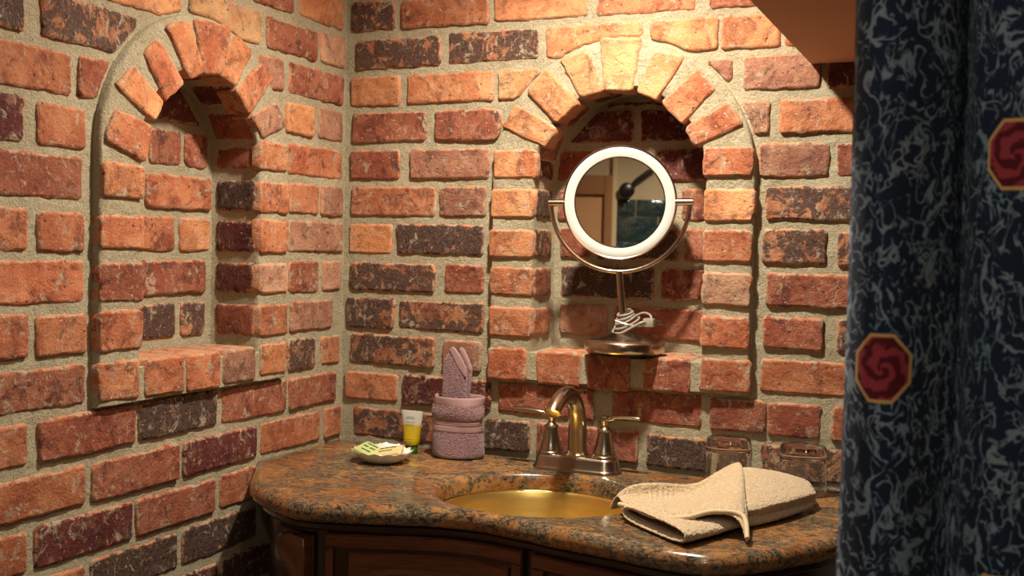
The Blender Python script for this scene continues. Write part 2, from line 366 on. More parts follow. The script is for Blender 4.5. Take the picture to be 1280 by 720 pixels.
def wp(wall, a, b, d):         # wall coordinates: along, up, depth into the wall
    return Vector((a, d, b)) if wall == 'b' else Vector((-d, a, b))
def nz(p, s): return noise.noise(Vector(p) * s)
rnd = random.Random(11)
def area2(P): return sum(P[i][0] * P[(i + 1) % len(P)][1] - P[(i + 1) % len(P)][0] * P[i][1] for i in range(len(P)))
def resample(poly, step=.013, r=.0045):
    out = []; n = len(poly)
    for i in range(n):
        p = Vector(poly[i]); q_ = Vector(poly[(i + 1) % n]); L = (q_ - p).length
        if L < r * 2.5: out.append((p + q_) / 2); continue
        rr = r * rnd.uniform(.75, 1.25); rr = min(rr, L * .3)
        k = max(1, int(round((L - 2 * rr) / step)))
        for j in range(k + 1): out.append(p.lerp(q_, (rr + (L - 2 * rr) * j / k) / L))
    return out
def clip_disc(poly, c, zc, R):
    n = len(poly); dense = []
    for i in range(n):
        p = Vector(poly[i]); q_ = Vector(poly[(i + 1) % n]); k = max(2, int((q_ - p).length / .003))
        dense += [p.lerp(q_, j / k) for j in range(k)]
    C = Vector((c, zc)); ins = [(p - C).length < R for p in dense]
    if not any(ins): return poly
    m = len(dense)
    st = next(i for i in range(m) if not ins[i] and ins[i - 1])
    keep = []
    for j in range(m):
        i = (st + j) % m
        if ins[i]: break
        keep.append(dense[i])
    a0 = math.atan2(*(keep[-1] - C).yx); a1 = math.atan2(*(keep[0] - C).yx); da = (a1 - a0 + PI) % (2 * PI) - PI
    k = max(2, int(abs(da) * R / .012)); arc = [C + Vector((math.cos(a0 + da * j / k), math.sin(a0 + da * j / k))) * R for j in range(1, k)]
    # thin the straight part again
    corners = [p for i, p in enumerate(keep) if i == 0 or i == len(keep) - 1 or abs((keep[i] - keep[i - 1]).angle(keep[i + 1] - keep[i], 0)) > .2]
    poly = corners + arc; out = []; n = len(poly)
    for i in range(n):                       # blunt the needle tips a mason would knock off
        p, a, b = poly[i], poly[i - 1], poly[(i + 1) % n]
        if (a - p).angle(b - p, PI) < .95:
            out += [p.lerp(a, min(.8, .012 / max((a - p).length, 1e-6))), p.lerp(b, min(.8, .012 / max((b - p).length, 1e-6)))]
        else: out.append(p)
    return [tuple(v) for v in out]
def brick(parent, wall, poly, f, k, kind, rough=1.0, name='brick', flip=None):
    if area2(poly) < 0: poly = poly[::-1]
    P = resample(poly, .0105); n = len(P)
    sd = rnd.random() * 50
    def nrm(Q):
        o = []
        for i in range(n):
            t = Q[(i + 1) % n] - Q[i - 1]; o.append(Vector((-t.y, t.x)).normalized())
        return o
    nn = nrm(P); Q = []; D_ = []
    for i, p in enumerate(P):
        d = .0022 * nz((p.x, p.y, sd), 45) + .0018 * nz((p.x, p.y, sd + 9), 130) - .0004
        if rnd.random() < .07: d += rnd.uniform(.001, .0035)
        Q.append(p + nn[i] * d * rough); D_.append(d * rough)
    tilt = (rnd.uniform(-.02, .02), rnd.uniform(-.02, .02)); cx = sum(p.x for p in Q) / n; cy = sum(p.y for p in Q) / n
    f = f + rnd.uniform(-.0022, .0018) * rough
    rings = []; edge = []
    for ins, dd, e in ((0, None, 1.0), (0.0, .0042, 1.0), (.0018, .0012, .85), (.0042, 0, .45)):
        ring = []
        for i, p in enumerate(Q):
            s = P[i] + nn[i] * (ins + D_[i] * (1 - ins / .0046))
            if dd is None: dep = k
            else: dep = f + dd * (.6 + .8 * abs(nz((p.x, p.y, sd + 3), 70))) + (s.x - cx) * tilt[0] + (s.y - cy) * tilt[1] + (0 if dd == 0 else .0011 * nz((s.x, s.y, sd), 40))
            ring.append((s.x, s.y, dep)); edge.append(e)
        rings.append(ring)
    cen = wp(wall, cx, cy, f)
    verts = [wp(wall, *v) - cen for r in rings for v in r]
    faces = []
    for r in range(len(rings) - 1):
        for i in range(n):
            j = (i + 1) % n; faces.append((r * n + i, r * n + j, (r + 1) * n + j, (r + 1) * n + i))
    verts += [verts[(len(rings) - 1) * n + i] for i in range(n)]; edge += [.30] * n     # own vertices: the face shades flat
    faces.append(tuple(len(rings) * n + i for i in range(n)))
    o = mesh_obj(name, verts, faces, BRICK, parent); o.location = cen
    at = o.data.attributes.new('edge', 'FLOAT', 'POINT'); at.data.foreach_set('value', edge)
    c = KIND[kind]; j = rnd.uniform(.86, 1.14); g = rnd.uniform(.93, 1.07)
    o.color = (c[0] * j, c[1] * j * g, c[2] * j * g, min(1, max(0, c[3] + rnd.uniform(-.06, .06))))
    return o
def rect(a0, a1, z0, z1, j=.0012):
    u = lambda: rnd.uniform(-j, j)
    return [(a0 + u(), z0 + u()), (a1 + u(), z0 + u()), (a1 + u(), z1 + u()), (a0 + u(), z1 + u())]
def mortar_wall(name, wall, a0, a1, b0, b1, label):
    N_ = NICHE[wall]; s = .0075; na = int((a1 - a0) / s); nb = int((b1 - b0) / s)
    verts = []; faces = []; idx = {}
    for i in range(na + 1):
        for j in range(nb + 1):
            a = a0 + (a1 - a0) * i / na; b = b0 + (b1 - b0) * j / nb
            p = (a, b, 0.0 if wall == 'b' else 7.0)
            d = .0046 + .0016 * nz(p, 22) + .0012 * nz(p, 70) + .0007 * nz(p, 160)
            verts.append(wp(wall, a, b, d))
    for i in range(na):
        for j in range(nb):
            a = a0 + (a1 - a0) * (i + .5) / na; b = b0 + (b1 - b0) * (j + .5) / nb
            rr = N_['R'] + .035
            if (b > N_['zc'] and math.hypot(a - N_['c'], b - N_['zc']) < rr) or (SILL - .02 < b <= N_['zc'] and abs(a - N_['c']) < rr): continue
            k = i * (nb + 1) + j
            faces.append((k, k + nb + 1, k + nb + 2, k + 1))
    o = mesh_obj(name, verts, faces, MORT); struct(o, label, 'wall'); return o
def surround_mortar(parent, wall):
    N_ = NICHE[wall]; c, R, zc, Ro = N_['c'], N_['R'] + .0035, N_['zc'], N_['Ro'] - .001
    inn = []; out = []
    for j in range(40): t = j / 40; inn.append((c - R, SILL - .002 + (zc - SILL) * t)); out.append((c - Ro, SB - .001 + (zc - SB) * t))
    for j in range(65): th = PI - PI * j / 64; inn.append((c + R * math.cos(th), zc + R * math.sin(th))); out.append((c + Ro * math.cos(th), zc + Ro * math.sin(th)))
    for j in range(1, 41): t = 1 - j / 40; inn.append((c + R, SILL - .002 + (zc - SILL) * t)); out.append((c + Ro, SB - .001 + (zc - SB) * t))
    for j in range(1, 30): t = j / 30; inn.append((c + R - 2 * R * t, SILL - .002)); out.append((c + Ro - 2 * Ro * t, SB - .001))
    n = len(inn); verts = []; loops = []
    def ring(pts, d, jit=.0015):
        st = len(verts)
        for (a, b) in pts:
            g = (a, b, d)
            verts.append(wp(wall, a + jit * nz(g, 60), b + jit * nz((b, a, d), 60), d + jit * nz((a, b, d + 4), 45)))
        loops.append(list(range(st, st + n)))
    lerp = lambda t: [(o[0] + (i[0] - o[0]) * t, o[1] + (i[1] - o[1]) * t) for i, o in zip(inn, out)]
    f = -PR + .0045
    ring(out, .02); ring(out, f + .004); ring(lerp(.04), f)
    for t in (.2, .4, .6, .8, .97): ring(lerp(t), f)
    ring(inn, f + .003)
    for d in (.0, .02, .04, .06, ND - .01): ring(inn, d)
    ring([(a + (c - a) * .03, b + (zc - .1 - b) * .02) for a, b in inn], ND + .004)
    for t in (.75, .5, .25): ring([(c + (a - c) * t, .37 + (b - .37) * t) for a, b in inn], ND + .005)
    faces = []
    for a, b in zip(loops[:-1], loops[1:]):
        for i in range(n):
            j = (i + 1) % n; faces.append((a[i], b[i], b[j], a[j]))
    faces.append(tuple(loops[-1]))
    return mesh_obj('niche_mortar', verts, faces, MORT, parent, sharp=50)
def extend(wall, a_from, a_to, n, start):
    """ordinary bond beyond what the table lists"""
    out = []; a = a_from; k = start
    while a < a_to:
        L = .19 if k % 2 == 0 else .092
        if wall == 'b' and n < 0: L = .19
        out.append((a, min(a + L, a_to + .05), rnd.choice('AARRPDKO'))); a += L + .013; k += 1
    return out
def build_wall(name, wall, table, a0, a1, label):
    o = mortar_wall(name, wall, a0, a1, -ZB, 1.15, label); N_ = NICHE[wall]
    surround_mortar(o, wall)
    done = set()
    for n, row in table.items():
        for (s, e, kd) in row:
            z0 = n * CP + rnd.uniform(-.0015, .0015)
            poly = rect(s, e, z0, z0 + BH + rnd.uniform(-.002, .002))
            if n >= 7: poly = clip_disc(poly, N_['c'], N_['zc'], N_['Ro'] + .004)
            brick(o, wall, poly, 0.0, .02, kd)
    # courses above, below and beyond the picture
    for n in range(-11, 16):
        row = table.get(n, [])
        if wall == 'b':
            if n >= 12: ext = extend(wall, .006 + (.1 if n % 2 else 0), a1 - .02, n, n)
            elif n >= 0: ext = extend(wall, row[-1][1] + .013, a1 - .02, n, n)
            else: ext = []          # behind the vanity
        else:
            if n >= 12: ext = [(-e, -s, k) for s, e, k in extend(wall, .01 + (.1 if n % 2 else 0), -a0 - .02, n, n)]
            else:
                st = -row[0][0] + .013 if row else (.22 if n % 2 else .17)
                ext = [(-e, -s, k) for s, e, k in extend(wall, st, min(-a0 - .02, 1.35), n, n)]
        for (s, e, kd) in ext:
            z0 = n * CP
            if e - s > .03: brick(o, wall, rect(s, e, z0, z0 + BH), 0.0, .02, kd)
    return o
# ------------------------------------------------------------------ room shell
wall_b = build_wall('wall_back', 'b', BACK, -.02, 2.2, 'old red brick back wall with the arched niche that holds the mirror')
wall_l = build_wall('wall_left', 'l', LEFT, -3.0, .02, 'old red brick left wall with the empty arched niche')
def niche_bricks(o, wall, V, VK, J):
    N_ = NICHE[wall]; c, R, zc = N_['c'], N_['R'], N_['zc']
    for q4, kd in zip(V, VK):
        gx = sum(p[0] for p in q4) / 4; gz = sum(p[1] for p in q4) / 4
        brick(o, wall, [(gx + (p[0] - gx) * 1.09, gz + (p[1] - gz) * 1.09) for p in q4], -PR, .03, kd)
    for (s, e, z0, z1, kd) in J:
        sill = z0 < .16 and c - R - .01 < (s + e) / 2 < c + R + .01
        brick(o, wall, rect(s, e, z0, z1, .0008), -PR, ND + .004 if sill else .004, kd)
    # soffit of the arch: one brick behind every face brick
    return
niche_bricks(wall_b, 'b', VB, VBK, JB); niche_bricks(wall_l, 'l', VL, VLK, JL)
def reveal_brick(o, wall, side, z0, z1, kd):
    """stretcher lining the niche jamb; its long face looks into the niche"""
    N_ = NICHE[wall]; e = N_['c'] + side * N_['R']
    bx_ = rect(-PR + .013, ND - .004, z0, z1)             # plane: depth, up
    sub = 'r%s%d' % (wall, side)
    P = resample(bx_); n = len(P); sd = rnd.random() * 50; rings = []; edge = []
    C2 = Vector((sum(p.x for p in P) / n, sum(p.y for p in P) / n))
    for ins, lat, ed in ((0, .02, 1), (0, .0042, 1), (.0022, .0012, .85), (.0055, 0, .45), (.012, 0, 0)):
        r_ = []
        for p in P:
            dv = (C2 - p); s = p + Vector((math.copysign(min(ins, abs(dv.x)), dv.x), math.copysign(min(ins, abs(dv.y)), dv.y)))
            g = .0011 * nz((p.x, p.y, sd), 60)
            r_.append(wp(wall, e + side * (lat + g), s.y + g, s.x)); edge.append(ed)
        rings.append(r_)
    cen = wp(wall, e, C2.y, C2.x); verts = [v - cen for r_ in rings for v in r_]; faces = []
    for a in range(len(rings) - 1):
        for i in range(n):
            j = (i + 1) % n; faces.append((a * n + i, a * n + j, (a + 1) * n + j, (a + 1) * n + i))
    faces.append(tuple((len(rings) - 1) * n + i for i in range(n)))
    bm = bmesh.new(); V_ = [bm.verts.new(v) for v in verts]
    for f in faces: bm.faces.new([V_[i] for i in f])
    b = bm_obj('brick', bm, BRICK, o, sharp=None); b.location = cen
    at = b.data.attributes.new('edge', 'FLOAT', 'POINT'); at.data.foreach_set('value', edge)
    k = KIND[kd]; b.color = k
for wall, o, L, R_ in (('b', wall_b, 'DKDRA', 'RRARA'), ('l', wall_l, 'RARAA', 'RKMMR')):
    zs = [(.512, .566), (.438, .492), (.365, .420), (.292, .347), (.217, .272)]
    for (z0, z1), k1, k2 in zip(zs, L, R_):
        reveal_brick(o, wall, -1, z0, z1, k1); reveal_brick(o, wall, 1, z0, z1, k2)
    # intrados bricks following the curve
    N_ = NICHE[wall]; c, R, zc = N_['c'], N_['R'], N_['zc']
    for i in range(6):
        t0 = PI * (i + .5) / 7 + .10; t1 = t0 + PI / 7 - .10
        th = [t0 + (t1 - t0) * j / 4 for j in range(5)]; verts = []; edge = []
        for d in (-PR + .014, -PR + .020, ND - .010, ND - .004):
            for j, t in enumerate(th):
                b_ = (d in (-PR + .014, ND - .004)) or j in (0, 4); r_ = R + (.004 if b_ else 0) + .001 * nz((t * 3, d, i), 20)
                verts.append(wp(wall, c + r_ * math.cos(t), zc + r_ * math.sin(t), d)); edge.append(1.0 if b_ else 0.0)
        for j, t in enumerate(th):
            pass
        base = len(verts)
        for d in (-PR + .014, ND - .004):
            for t in th: verts.append(wp(wall, c + (R + .02) * math.cos(t), zc + (R + .02) * math.sin(t), d)); edge.append(1.0)
        faces = [(r * 5 + j, r * 5 + j + 1, (r + 1) * 5 + j + 1, (r + 1) * 5 + j) for r in range(3) for j in range(4)]
        faces += [(j, base + j, base + j + 1, j + 1) for j in range(4)] + [(15 + j, 16 + j, base + 6 + j, base + 5 + j) for j in range(4)]
        faces += [(0, 5, 10, 15, base + 5, base), (4, base + 4, base + 9, 19, 14, 9)]
        bm = bmesh.new(); V_ = [bm.verts.new(v) for v in verts]
        for f in faces: bm.faces.new([V_[k] for k in f])
        b = bm_obj('brick', bm, BRICK, o, sharp=60)
        at = b.data.attributes.new('edge', 'FLOAT', 'POINT'); at.data.foreach_set('value', edge); b.color = KIND['RMRDRP'[i]]
# bricks at the back of each niche
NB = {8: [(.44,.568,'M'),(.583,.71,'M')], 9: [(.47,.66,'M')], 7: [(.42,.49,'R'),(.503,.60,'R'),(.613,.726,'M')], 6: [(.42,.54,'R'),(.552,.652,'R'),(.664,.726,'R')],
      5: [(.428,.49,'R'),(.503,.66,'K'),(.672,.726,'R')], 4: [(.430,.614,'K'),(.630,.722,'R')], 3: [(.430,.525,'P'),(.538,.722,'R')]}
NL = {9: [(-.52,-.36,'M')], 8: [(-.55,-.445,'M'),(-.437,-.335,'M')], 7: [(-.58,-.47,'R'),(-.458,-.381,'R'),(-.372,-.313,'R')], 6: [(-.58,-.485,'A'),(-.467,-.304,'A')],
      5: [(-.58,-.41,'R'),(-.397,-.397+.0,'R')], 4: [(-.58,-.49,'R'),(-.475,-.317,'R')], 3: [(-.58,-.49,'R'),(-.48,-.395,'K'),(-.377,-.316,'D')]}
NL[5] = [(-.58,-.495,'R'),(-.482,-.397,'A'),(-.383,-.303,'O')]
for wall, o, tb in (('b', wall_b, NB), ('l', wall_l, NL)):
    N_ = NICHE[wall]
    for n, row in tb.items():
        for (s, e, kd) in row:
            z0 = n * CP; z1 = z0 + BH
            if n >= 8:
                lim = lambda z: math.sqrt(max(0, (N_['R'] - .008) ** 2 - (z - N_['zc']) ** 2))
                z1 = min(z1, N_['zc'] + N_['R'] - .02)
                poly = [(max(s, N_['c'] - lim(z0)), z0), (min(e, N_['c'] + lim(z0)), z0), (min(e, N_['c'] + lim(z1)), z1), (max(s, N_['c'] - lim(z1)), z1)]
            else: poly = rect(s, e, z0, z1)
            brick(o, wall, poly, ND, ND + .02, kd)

PLASTER = mat_plaster('cream_plaster', (.62, .50, .33)); SOFF = mat_plaster('terracotta_paint', (.62, .33, .22))
bm = bmesh.new(); box(bm, -.1, 2.3, -3.1, .12, 1.15, 1.2)
struct(bm_obj('ceiling', bm, mat_plaster('white_ceiling_paint', (.82, .78, .70)), smooth=False), 'cream plaster ceiling over the wash corner', 'ceiling')
bm = bmesh.new(); box(bm, .902, 2.2, -.79, -.002, .698, 1.149)
struct(bm_obj('ceiling_soffit', bm, SOFF, smooth=False), 'terracotta painted boxed soffit at the right of the brick wall', 'soffit')
fm = N('stone_floor'); fco = fm.n('NewGeometry').outputs['Position']; fm.set(Base_Color=fm.mix(fm.noise(fco, 8), (.16, .10, .06, 1), (.26, .18, .11, 1)), Roughness=.5)
bm = bmesh.new(); box(bm, -.1, 2.3, -3.1, .12, -ZB - .05, -ZB)
struct(bm_obj('floor', bm, fm.m, smooth=False), 'brown stone floor of the wash corner', 'floor')
bm = bmesh.new(); box(bm, 2.2, 2.3, -3.1, .12, -ZB, 1.15)
struct(bm_obj('wall_right', bm, PLASTER, smooth=False), 'cream plaster wall behind the curtain', 'wall')
# far wall, seen only in the round mirror
bm = bmesh.new(); box(bm, -.1, 2.3, -3.1, -3.0, -ZB, 1.15)
wall_f = struct(bm_obj('wall_front', bm, PLASTER, smooth=False), 'cream plaster wall with dark glazed tiles seen in the mirror', 'wall')
TILE = N('dark_glazed_tile'); _i = TILE.n('ObjectInfo'); _c = TILE.n('NewGeometry').outputs['Position']
_tc = TILE.mix(TILE.rng(TILE.noise(_c, 60, 5), .3, .7), (.020, .032, .030, 1), (.055, .085, .070, 1)); _tc = TILE.mix(TILE.math('MULTIPLY', _i.outputs['Alpha'], .8), _tc, (.022, .075, .14, 1))
_tc = TILE.mix(TILE.rng(TILE.noise(_c, 300, 2), .66, .72, 0, .8), _tc, (.5, .55, .5, 1))
TILE.set(Base_Color=_tc, Roughness=.12, Normal=TILE.bump(TILE.noise(_c, 45, 4), .35, .004))
bm = bmesh.new(); box(bm, -.098, .098, 0, .008, -.0555, .0555, .003); tile_me = None
z = .641; row = 0
while z > -ZB + .05:
    h = .0755 if row == 0 else .116
    x = .957 - .4 + (.1 if row % 2 else 0)
    while x < 2.2:
        x0, x1 = max(x, .870), min(x + .2, 2.198)
        if x1 - x0 > .03:
            if tile_me is None:
                t = bm_obj('tile', bm, TILE.m, wall_f, sharp=60); tile_me = t.data
            else: t = link(bpy.data.objects.new('tile', tile_me), wall_f)
            t.location = ((x0 + x1) / 2, -3.0, z - h / 2); t.scale = ((x1 - x0 - .004) / .196, 1, (h - .005) / .111)
            t.color = (1, 1, 1, rnd.choice([0, 0, .15, 1]) if row != 2 else rnd.choice([.6, 1]))
        x += .2
    z -= h; row += 1
DOOR = mat_plaster('peach_painted_wood', (.55, .30, .15)); DFR = mat_plaster('tan_painted_wood', (.33, .16, .075)); CRM = mat_plaster('cream_trim_paint', (.66, .54, .31))
d = bpy.data.objects.new('door_1', None); link(d); d.location = (.42, -3.0, -ZB); d['kind'] = 'structure'; d['label'] = 'peach painted door seen at the left of the mirror'; d['category'] = 'door'
for (nm, mt, a) in (('door_panel', DOOR, (-.36, .39, .012, .03, .01, 1.515)), ('door_frame', DFR, (.39, .426, 0, .05, 0, 1.60)), ('door_frame', DFR, (-.42, -.36, 0, .05, 0, 1.60)),
                    ('door_frame', DFR, (-.36, .39, 0, .05, 1.515, 1.60))):
    bm = bmesh.new(); box(bm, a[0], a[1], a[2], a[3], a[4], a[5], .003); bm_obj(nm, bm, mt, d, sharp=30)
bm = bmesh.new(); lathe(bm, [(0, 0), (.025, 0), (.025, .006), (.01, .01), (.01, .03), (.026, .04), (.024, .06), (0, .066)], 24)
k_ = bm_obj('door_handle', bm, mat_brushed('aged_brass', (.5, .33, .14), .3), d); k_.rotation_euler = (-PI / 2, 0, 0); k_.location = (.33, .03, .95)
bm = bmesh.new(); box(bm, .846, .869, -3.0, -2.97, -ZB, 1.0, .003)
struct(bm_obj('trim_1', bm, CRM, sharp=30), 'cream vertical trim board between door and tiles', 'trim')
BLK = simple('black_plastic', (.012, .012, .012), .3)
t = thing('hand_shower', 'black hand shower on an angled arm above the dark tiles, seen in the mirror', 'shower', (.908, -3.0, .676))
bm = bmesh.new(); lathe(bm, [(0, 0), (.02, 0), (.034, .03), (.034, .05), (.028, .055), (0, .056)], 32); o = bm_obj('shower_head', bm, BLK, t); o.rotation_euler = (-PI / 2, 0, 0); o.location = (0, .012, 0)
bm = bmesh.new(); tube(bm, [(.02, .035, .02), (.045, .035, .045), (.12, .03, .10)], [.008, .011, .012], 14); bm_obj('handle', bm, BLK, t)
bm = bmesh.new(); tube(bm, [(0, 0, 0), (0, .02, 0)], .012, 14); bm_obj('wall_mount', bm, BLK, t)

# ------------------------------------------------------------------ ceiling downlights: main one over the basin, two added for fill
BULB = N('lit_lamp_face'); BULB.b.inputs['Emission Color'].default_value = (1, .87, .69, 1); BULB.b.inputs['Emission Strength'].default_value = 20
BULB.l(BULB.mix(BULB.noise(BULB.n('TexCoord').outputs['Object'], 30), (1, .9, .7, 1), (1, 1, .9, 1)), BULB.b.inputs['Base Color'])
WHT = simple('white_enamel', (.75, .72, .66), .4)
for (lx, ly, lz), _p in LIGHTS:
    nm = {-.42: 'round ceiling downlight above the washbasin', -1.35: 'added fill downlight in the middle of the room', -2.30: 'added fill downlight nearest the tiled wall'}[ly]
    t = thing('main_and_fill_downlight', nm, 'light', (lx, ly, 1.15), 'ceiling downlights')
    bm = bmesh.new(); lathe(bm, [(.044, -.001), (.044, -.008), (.06, -.010), (.068, -.004), (.068, 0)], 32); bm_obj('trim_ring', bm, WHT, t)
    bm = bmesh.new(); lathe(bm, [(0, -.004), (.043, -.004), (.043, -.0005)], 32); bm_obj('lamp_face', bm, BULB.m, t)

# ------------------------------------------------------------------ vanity
ZT = -.008
FRONT = catmull([(0.000,-.285,0),(.025,-.322,0),(.077,-.402,0),(.1235,-.450,0),(.186,-.487,0),(.247,-.502,0),(.339,-.478,0),(.435,-.444,0),(.507,-.437,0),(.571,-.449,0),
  (.649,-.468,0),(.729,-.482,0),(.775,-.494,0),(.831,-.501,0),(.882,-.493,0),(.934,-.445,0),(.968,-.398,0),(1.013,-.325,0),(1.05,-.22,0),(1.066,-.11,0),(1.068,-.012,0)], 8)
SC = Vector((.537, -.262, 0)); SA, SBx = .168, .150
GRAN = mat_granite(); WOOD = mat_wood('dark_mahogany', .55); WOODD = mat_wood('near_black_mahogany', .07)  # second wood is the same mahogany, almost black, for carcase and backing parts
def loop_normals(P, closed=True):
    n = len(P); o = []
    for i in range(n):
        if closed: t = P[(i + 1) % n] - P[i - 1]
        else: t = P[min(i + 1, n - 1)] - P[max(i - 1, 0)]
        o.append(Vector((t.y, -t.x, 0)).normalized())
    return o
def counter():
    P = list(FRONT)
    for k in range(1, 24): P.append(Vector((1.068 - 1.068 * k / 24, -.012, 0)))
    for k in range(0, 8): P.append(Vector((0.0, -.012 - (.273) * k / 8, 0)))
    nn = loop_normals(P); n = len(P); verts = []; loops = []
    nn[0] = Vector((0, -1, 0))
    fr = [i < len(FRONT) - 1 for i in range(n)]
    def ell(off, z):
        st = len(verts)
        for p in P:
            a = math.atan2((p.y - SC.y) / SBx, (p.x - SC.x) / SA); verts.append((SC.x + (SA + off) * math.cos(a), SC.y + (SBx + off) * math.sin(a), ZT + z))
        loops.append(list(range(st, st + n)))
    def outer(ins, z):
        st = len(verts)
        for i, p in enumerate(P):
            s = p - nn[i] * (ins if fr[i] else 0); verts.append((max(s.x, 0.0), min(s.y, -.012), ZT + z))
        loops.append(list(range(st, st + n)))
    ell(0, -.030); ell(0, -.012); ell(.002, -.006); ell(.006, -.0018); ell(.012, 0); 
    r = .0155; outer(r + .002, 0)
    for ph in (75, 55, 35, 15, 0, -20, -40, -60, -80): outer(r - r * math.cos(math.radians(ph)), -r + r * math.sin(math.radians(ph)))
    outer(r + .004, -.031); outer(.05, -.031)
    loops.append(loops[0])
    faces = []
    for a, b in zip(loops[:-1], loops[1:]):
        for i in range(n):
            j = (i + 1) % n; faces.append((a[i], b[i], b[j], a[j]))
    bm = bmesh.new(); V = [bm.verts.new(v) for v in verts]
    for f in faces:
        try: bm.faces.new([V[i] for i in f])
        except ValueError: pass
    bmesh.ops.remove_doubles(bm, verts=bm.verts, dist=1e-6)
    o = bm_obj('countertop', bm, GRAN, sharp=45)
    return tag(o, 'polished brown and black granite countertop with a wavy rounded front edge', 'countertop')
counter()
t = thing('vanity_cabinet', 'dark mahogany vanity cabinet with panelled doors under the granite top', 'cabinet', (.53, -.25, -ZB))
T0 = Vector((.53, -.25, -ZB)); FN = loop_normals(FRONT, False)
def off_curve(x0, x1, ins):
    out = []
    for p, n_ in zip(FRONT, FN):
        if x0 - 1e-4 <= p.x <= x1 + 1e-4: out.append(p - n_ * ins)
    return out
def strip(name, x0, x1, z0, z1, d_out, d_in, mat, parent, bev=0.0):
    """a slab that follows the curved front: d_out/d_in are insets from the stone edge"""
    A = off_curve(x0, x1, d_out); Ab = off_curve(x0, x1, d_out + bev); Bk = off_curve(x0, x1, d_in); m = len(A); verts = []; faces = []
    rows = [(Bk, z0), (Ab, z0), (A, z0 + bev), (A, z1 - bev), (Ab, z1), (Bk, z1)]
    for L, z_ in rows:
        for i, p in enumerate(L):
            verts.append(Vector((p.x, p.y, z_)) - T0)
    for r in range(6):
        a = r * m; b = ((r + 1) % 6) * m
        for i in range(m - 1): faces.append((a + i, a + i + 1, b + i + 1, b + i))
    faces.append(tuple(r * m for r in range(6))); faces.append(tuple(r * m + m - 1 for r in range(5, -1, -1)))
    bm = bmesh.new(); V = [bm.verts.new(v) for v in verts]
    for f in faces: bm.faces.new([V[i] for i in f])
    return bm_obj(name, bm, mat, parent, sharp=30)
# carcase
P = [p - n_ * .034 for p, n_ in zip(FRONT, FN) if .06 < p.x < 1.05]
P = [Vector((.012, -.22, 0))] + [Vector((max(p.x, .012), p.y, 0)) for p in P] + [Vector((1.03, -.014, 0)), Vector((.012, -.014, 0))]
verts = []; m = len(P)
for z_ in (-.040, -ZB + .06):
    for p in P: verts.append(Vector((p.x, p.y, z_)) - T0)
bm = bmesh.new(); V = [bm.verts.new(v) for v in verts]
for i in range(m): bm.faces.new((V[i], V[(i + 1) % m], V[m + (i + 1) % m], V[m + i]))
bm.faces.new(V[m:][::-1]); bm_obj('body', bm, WOODD, t, sharp=30)
strip('top_moulding', .06, 1.04, -.054, -.0395, .020, .040, WOODD, t, .004)
strip('plinth', .06, 1.04, -ZB, -ZB + .075, .030, .055, WOODD, t, .004)
strip('pilaster', .150, .262, -.78, -.060, .026, .040, WOODD, t, .004)
sc_pts = [(-.052, -.093), (-.053, -.082), (-.047, -.072), (-.036, -.067), (-.018, -.069), (.004, -.066), (.018, -.066), (.020, -.10), (.020, -.30), (.018, -.40), (-.002, -.40), (-.008, -.36), (-.010, -.20), (-.012, -.135), (-.018, -.118), (-.030, -.109), (-.044, -.103)]
cc = off_curve(.150, .262, .026); pm = cc[len(cc) // 2 + 2]; tg = (cc[-1] - cc[0]).normalized(); nr_ = Vector((tg.y, -tg.x, 0))
bm = bmesh.new(); fr_, bk_ = [], []; n = len(sc_pts)
for (s_, z_) in sc_pts:
    b_ = pm + tg * s_; bk_.append(bm.verts.new(Vector((b_.x, b_.y, z_)) - nr_ * .012 - T0)); fr_.append(bm.verts.new(Vector((b_.x, b_.y, z_)) + nr_ * .008 - T0))
for i in range(n): bm.faces.new((bk_[i], bk_[(i + 1) % n], fr_[(i + 1) % n], fr_[i]))
fc = bm.faces.new(fr_); bm.faces.new(bk_[::-1])
bmesh.ops.bevel(bm, geom=list(fc.edges), offset=.0045, segments=3, profile=.6, affect='EDGES')
bm_obj('scroll_bracket', bm, WOOD, t, sharp=50)
def door(x0, x1, nm):
    dr = strip('door', x0, x1, -.775, -.058, .030, .042, WOODD, t, .003)
    s = .024
    strip('rail', x0, x1, -.080, -.058, .023, .034, WOOD, dr, .003); strip('rail', x0, x1, -.775, -.752, .023, .034, WOOD, dr, .003)
    strip('stile', x0, x0 + s, -.752, -.080, .0232, .034, WOOD, dr, .003); strip('stile', x1 - s, x1, -.752, -.080, .0232, .034, WOOD, dr, .003)
    strip('door_panel', x0 + s + .006, x1 - s - .006, -.745, -.0855, .025, .036, WOOD, dr, .006)
    strip('raised_field', x0 + s + .028, x1 - s - .028, -.722, -.108, .019, .030, WOOD, dr, .007)
    xm = x1 - s / 2 if nm == 0 else x0 + s / 2
    p = off_curve(xm - .02, xm + .02, .023)[1]
    bm = bmesh.new(); lathe(bm, [(0, 0), (.008, 0), (.006, .008), (.014, .016), (.012, .024), (0, .027)], 20)
    k = bm_obj('knob', bm, BRASSK, dr); k.rotation_euler = (PI / 2, 0, 0); k.location = Vector((p.x, p.y, -.40)) - T0
BRASSK = mat_brushed('antique_brass_knob', (.42, .29, .13), .35)
door(.278, .578, 0); door(.588, .900, 1)
strip('pilaster', .912, 1.00, -.78, -.060, .026, .040, WOOD, t, .004)

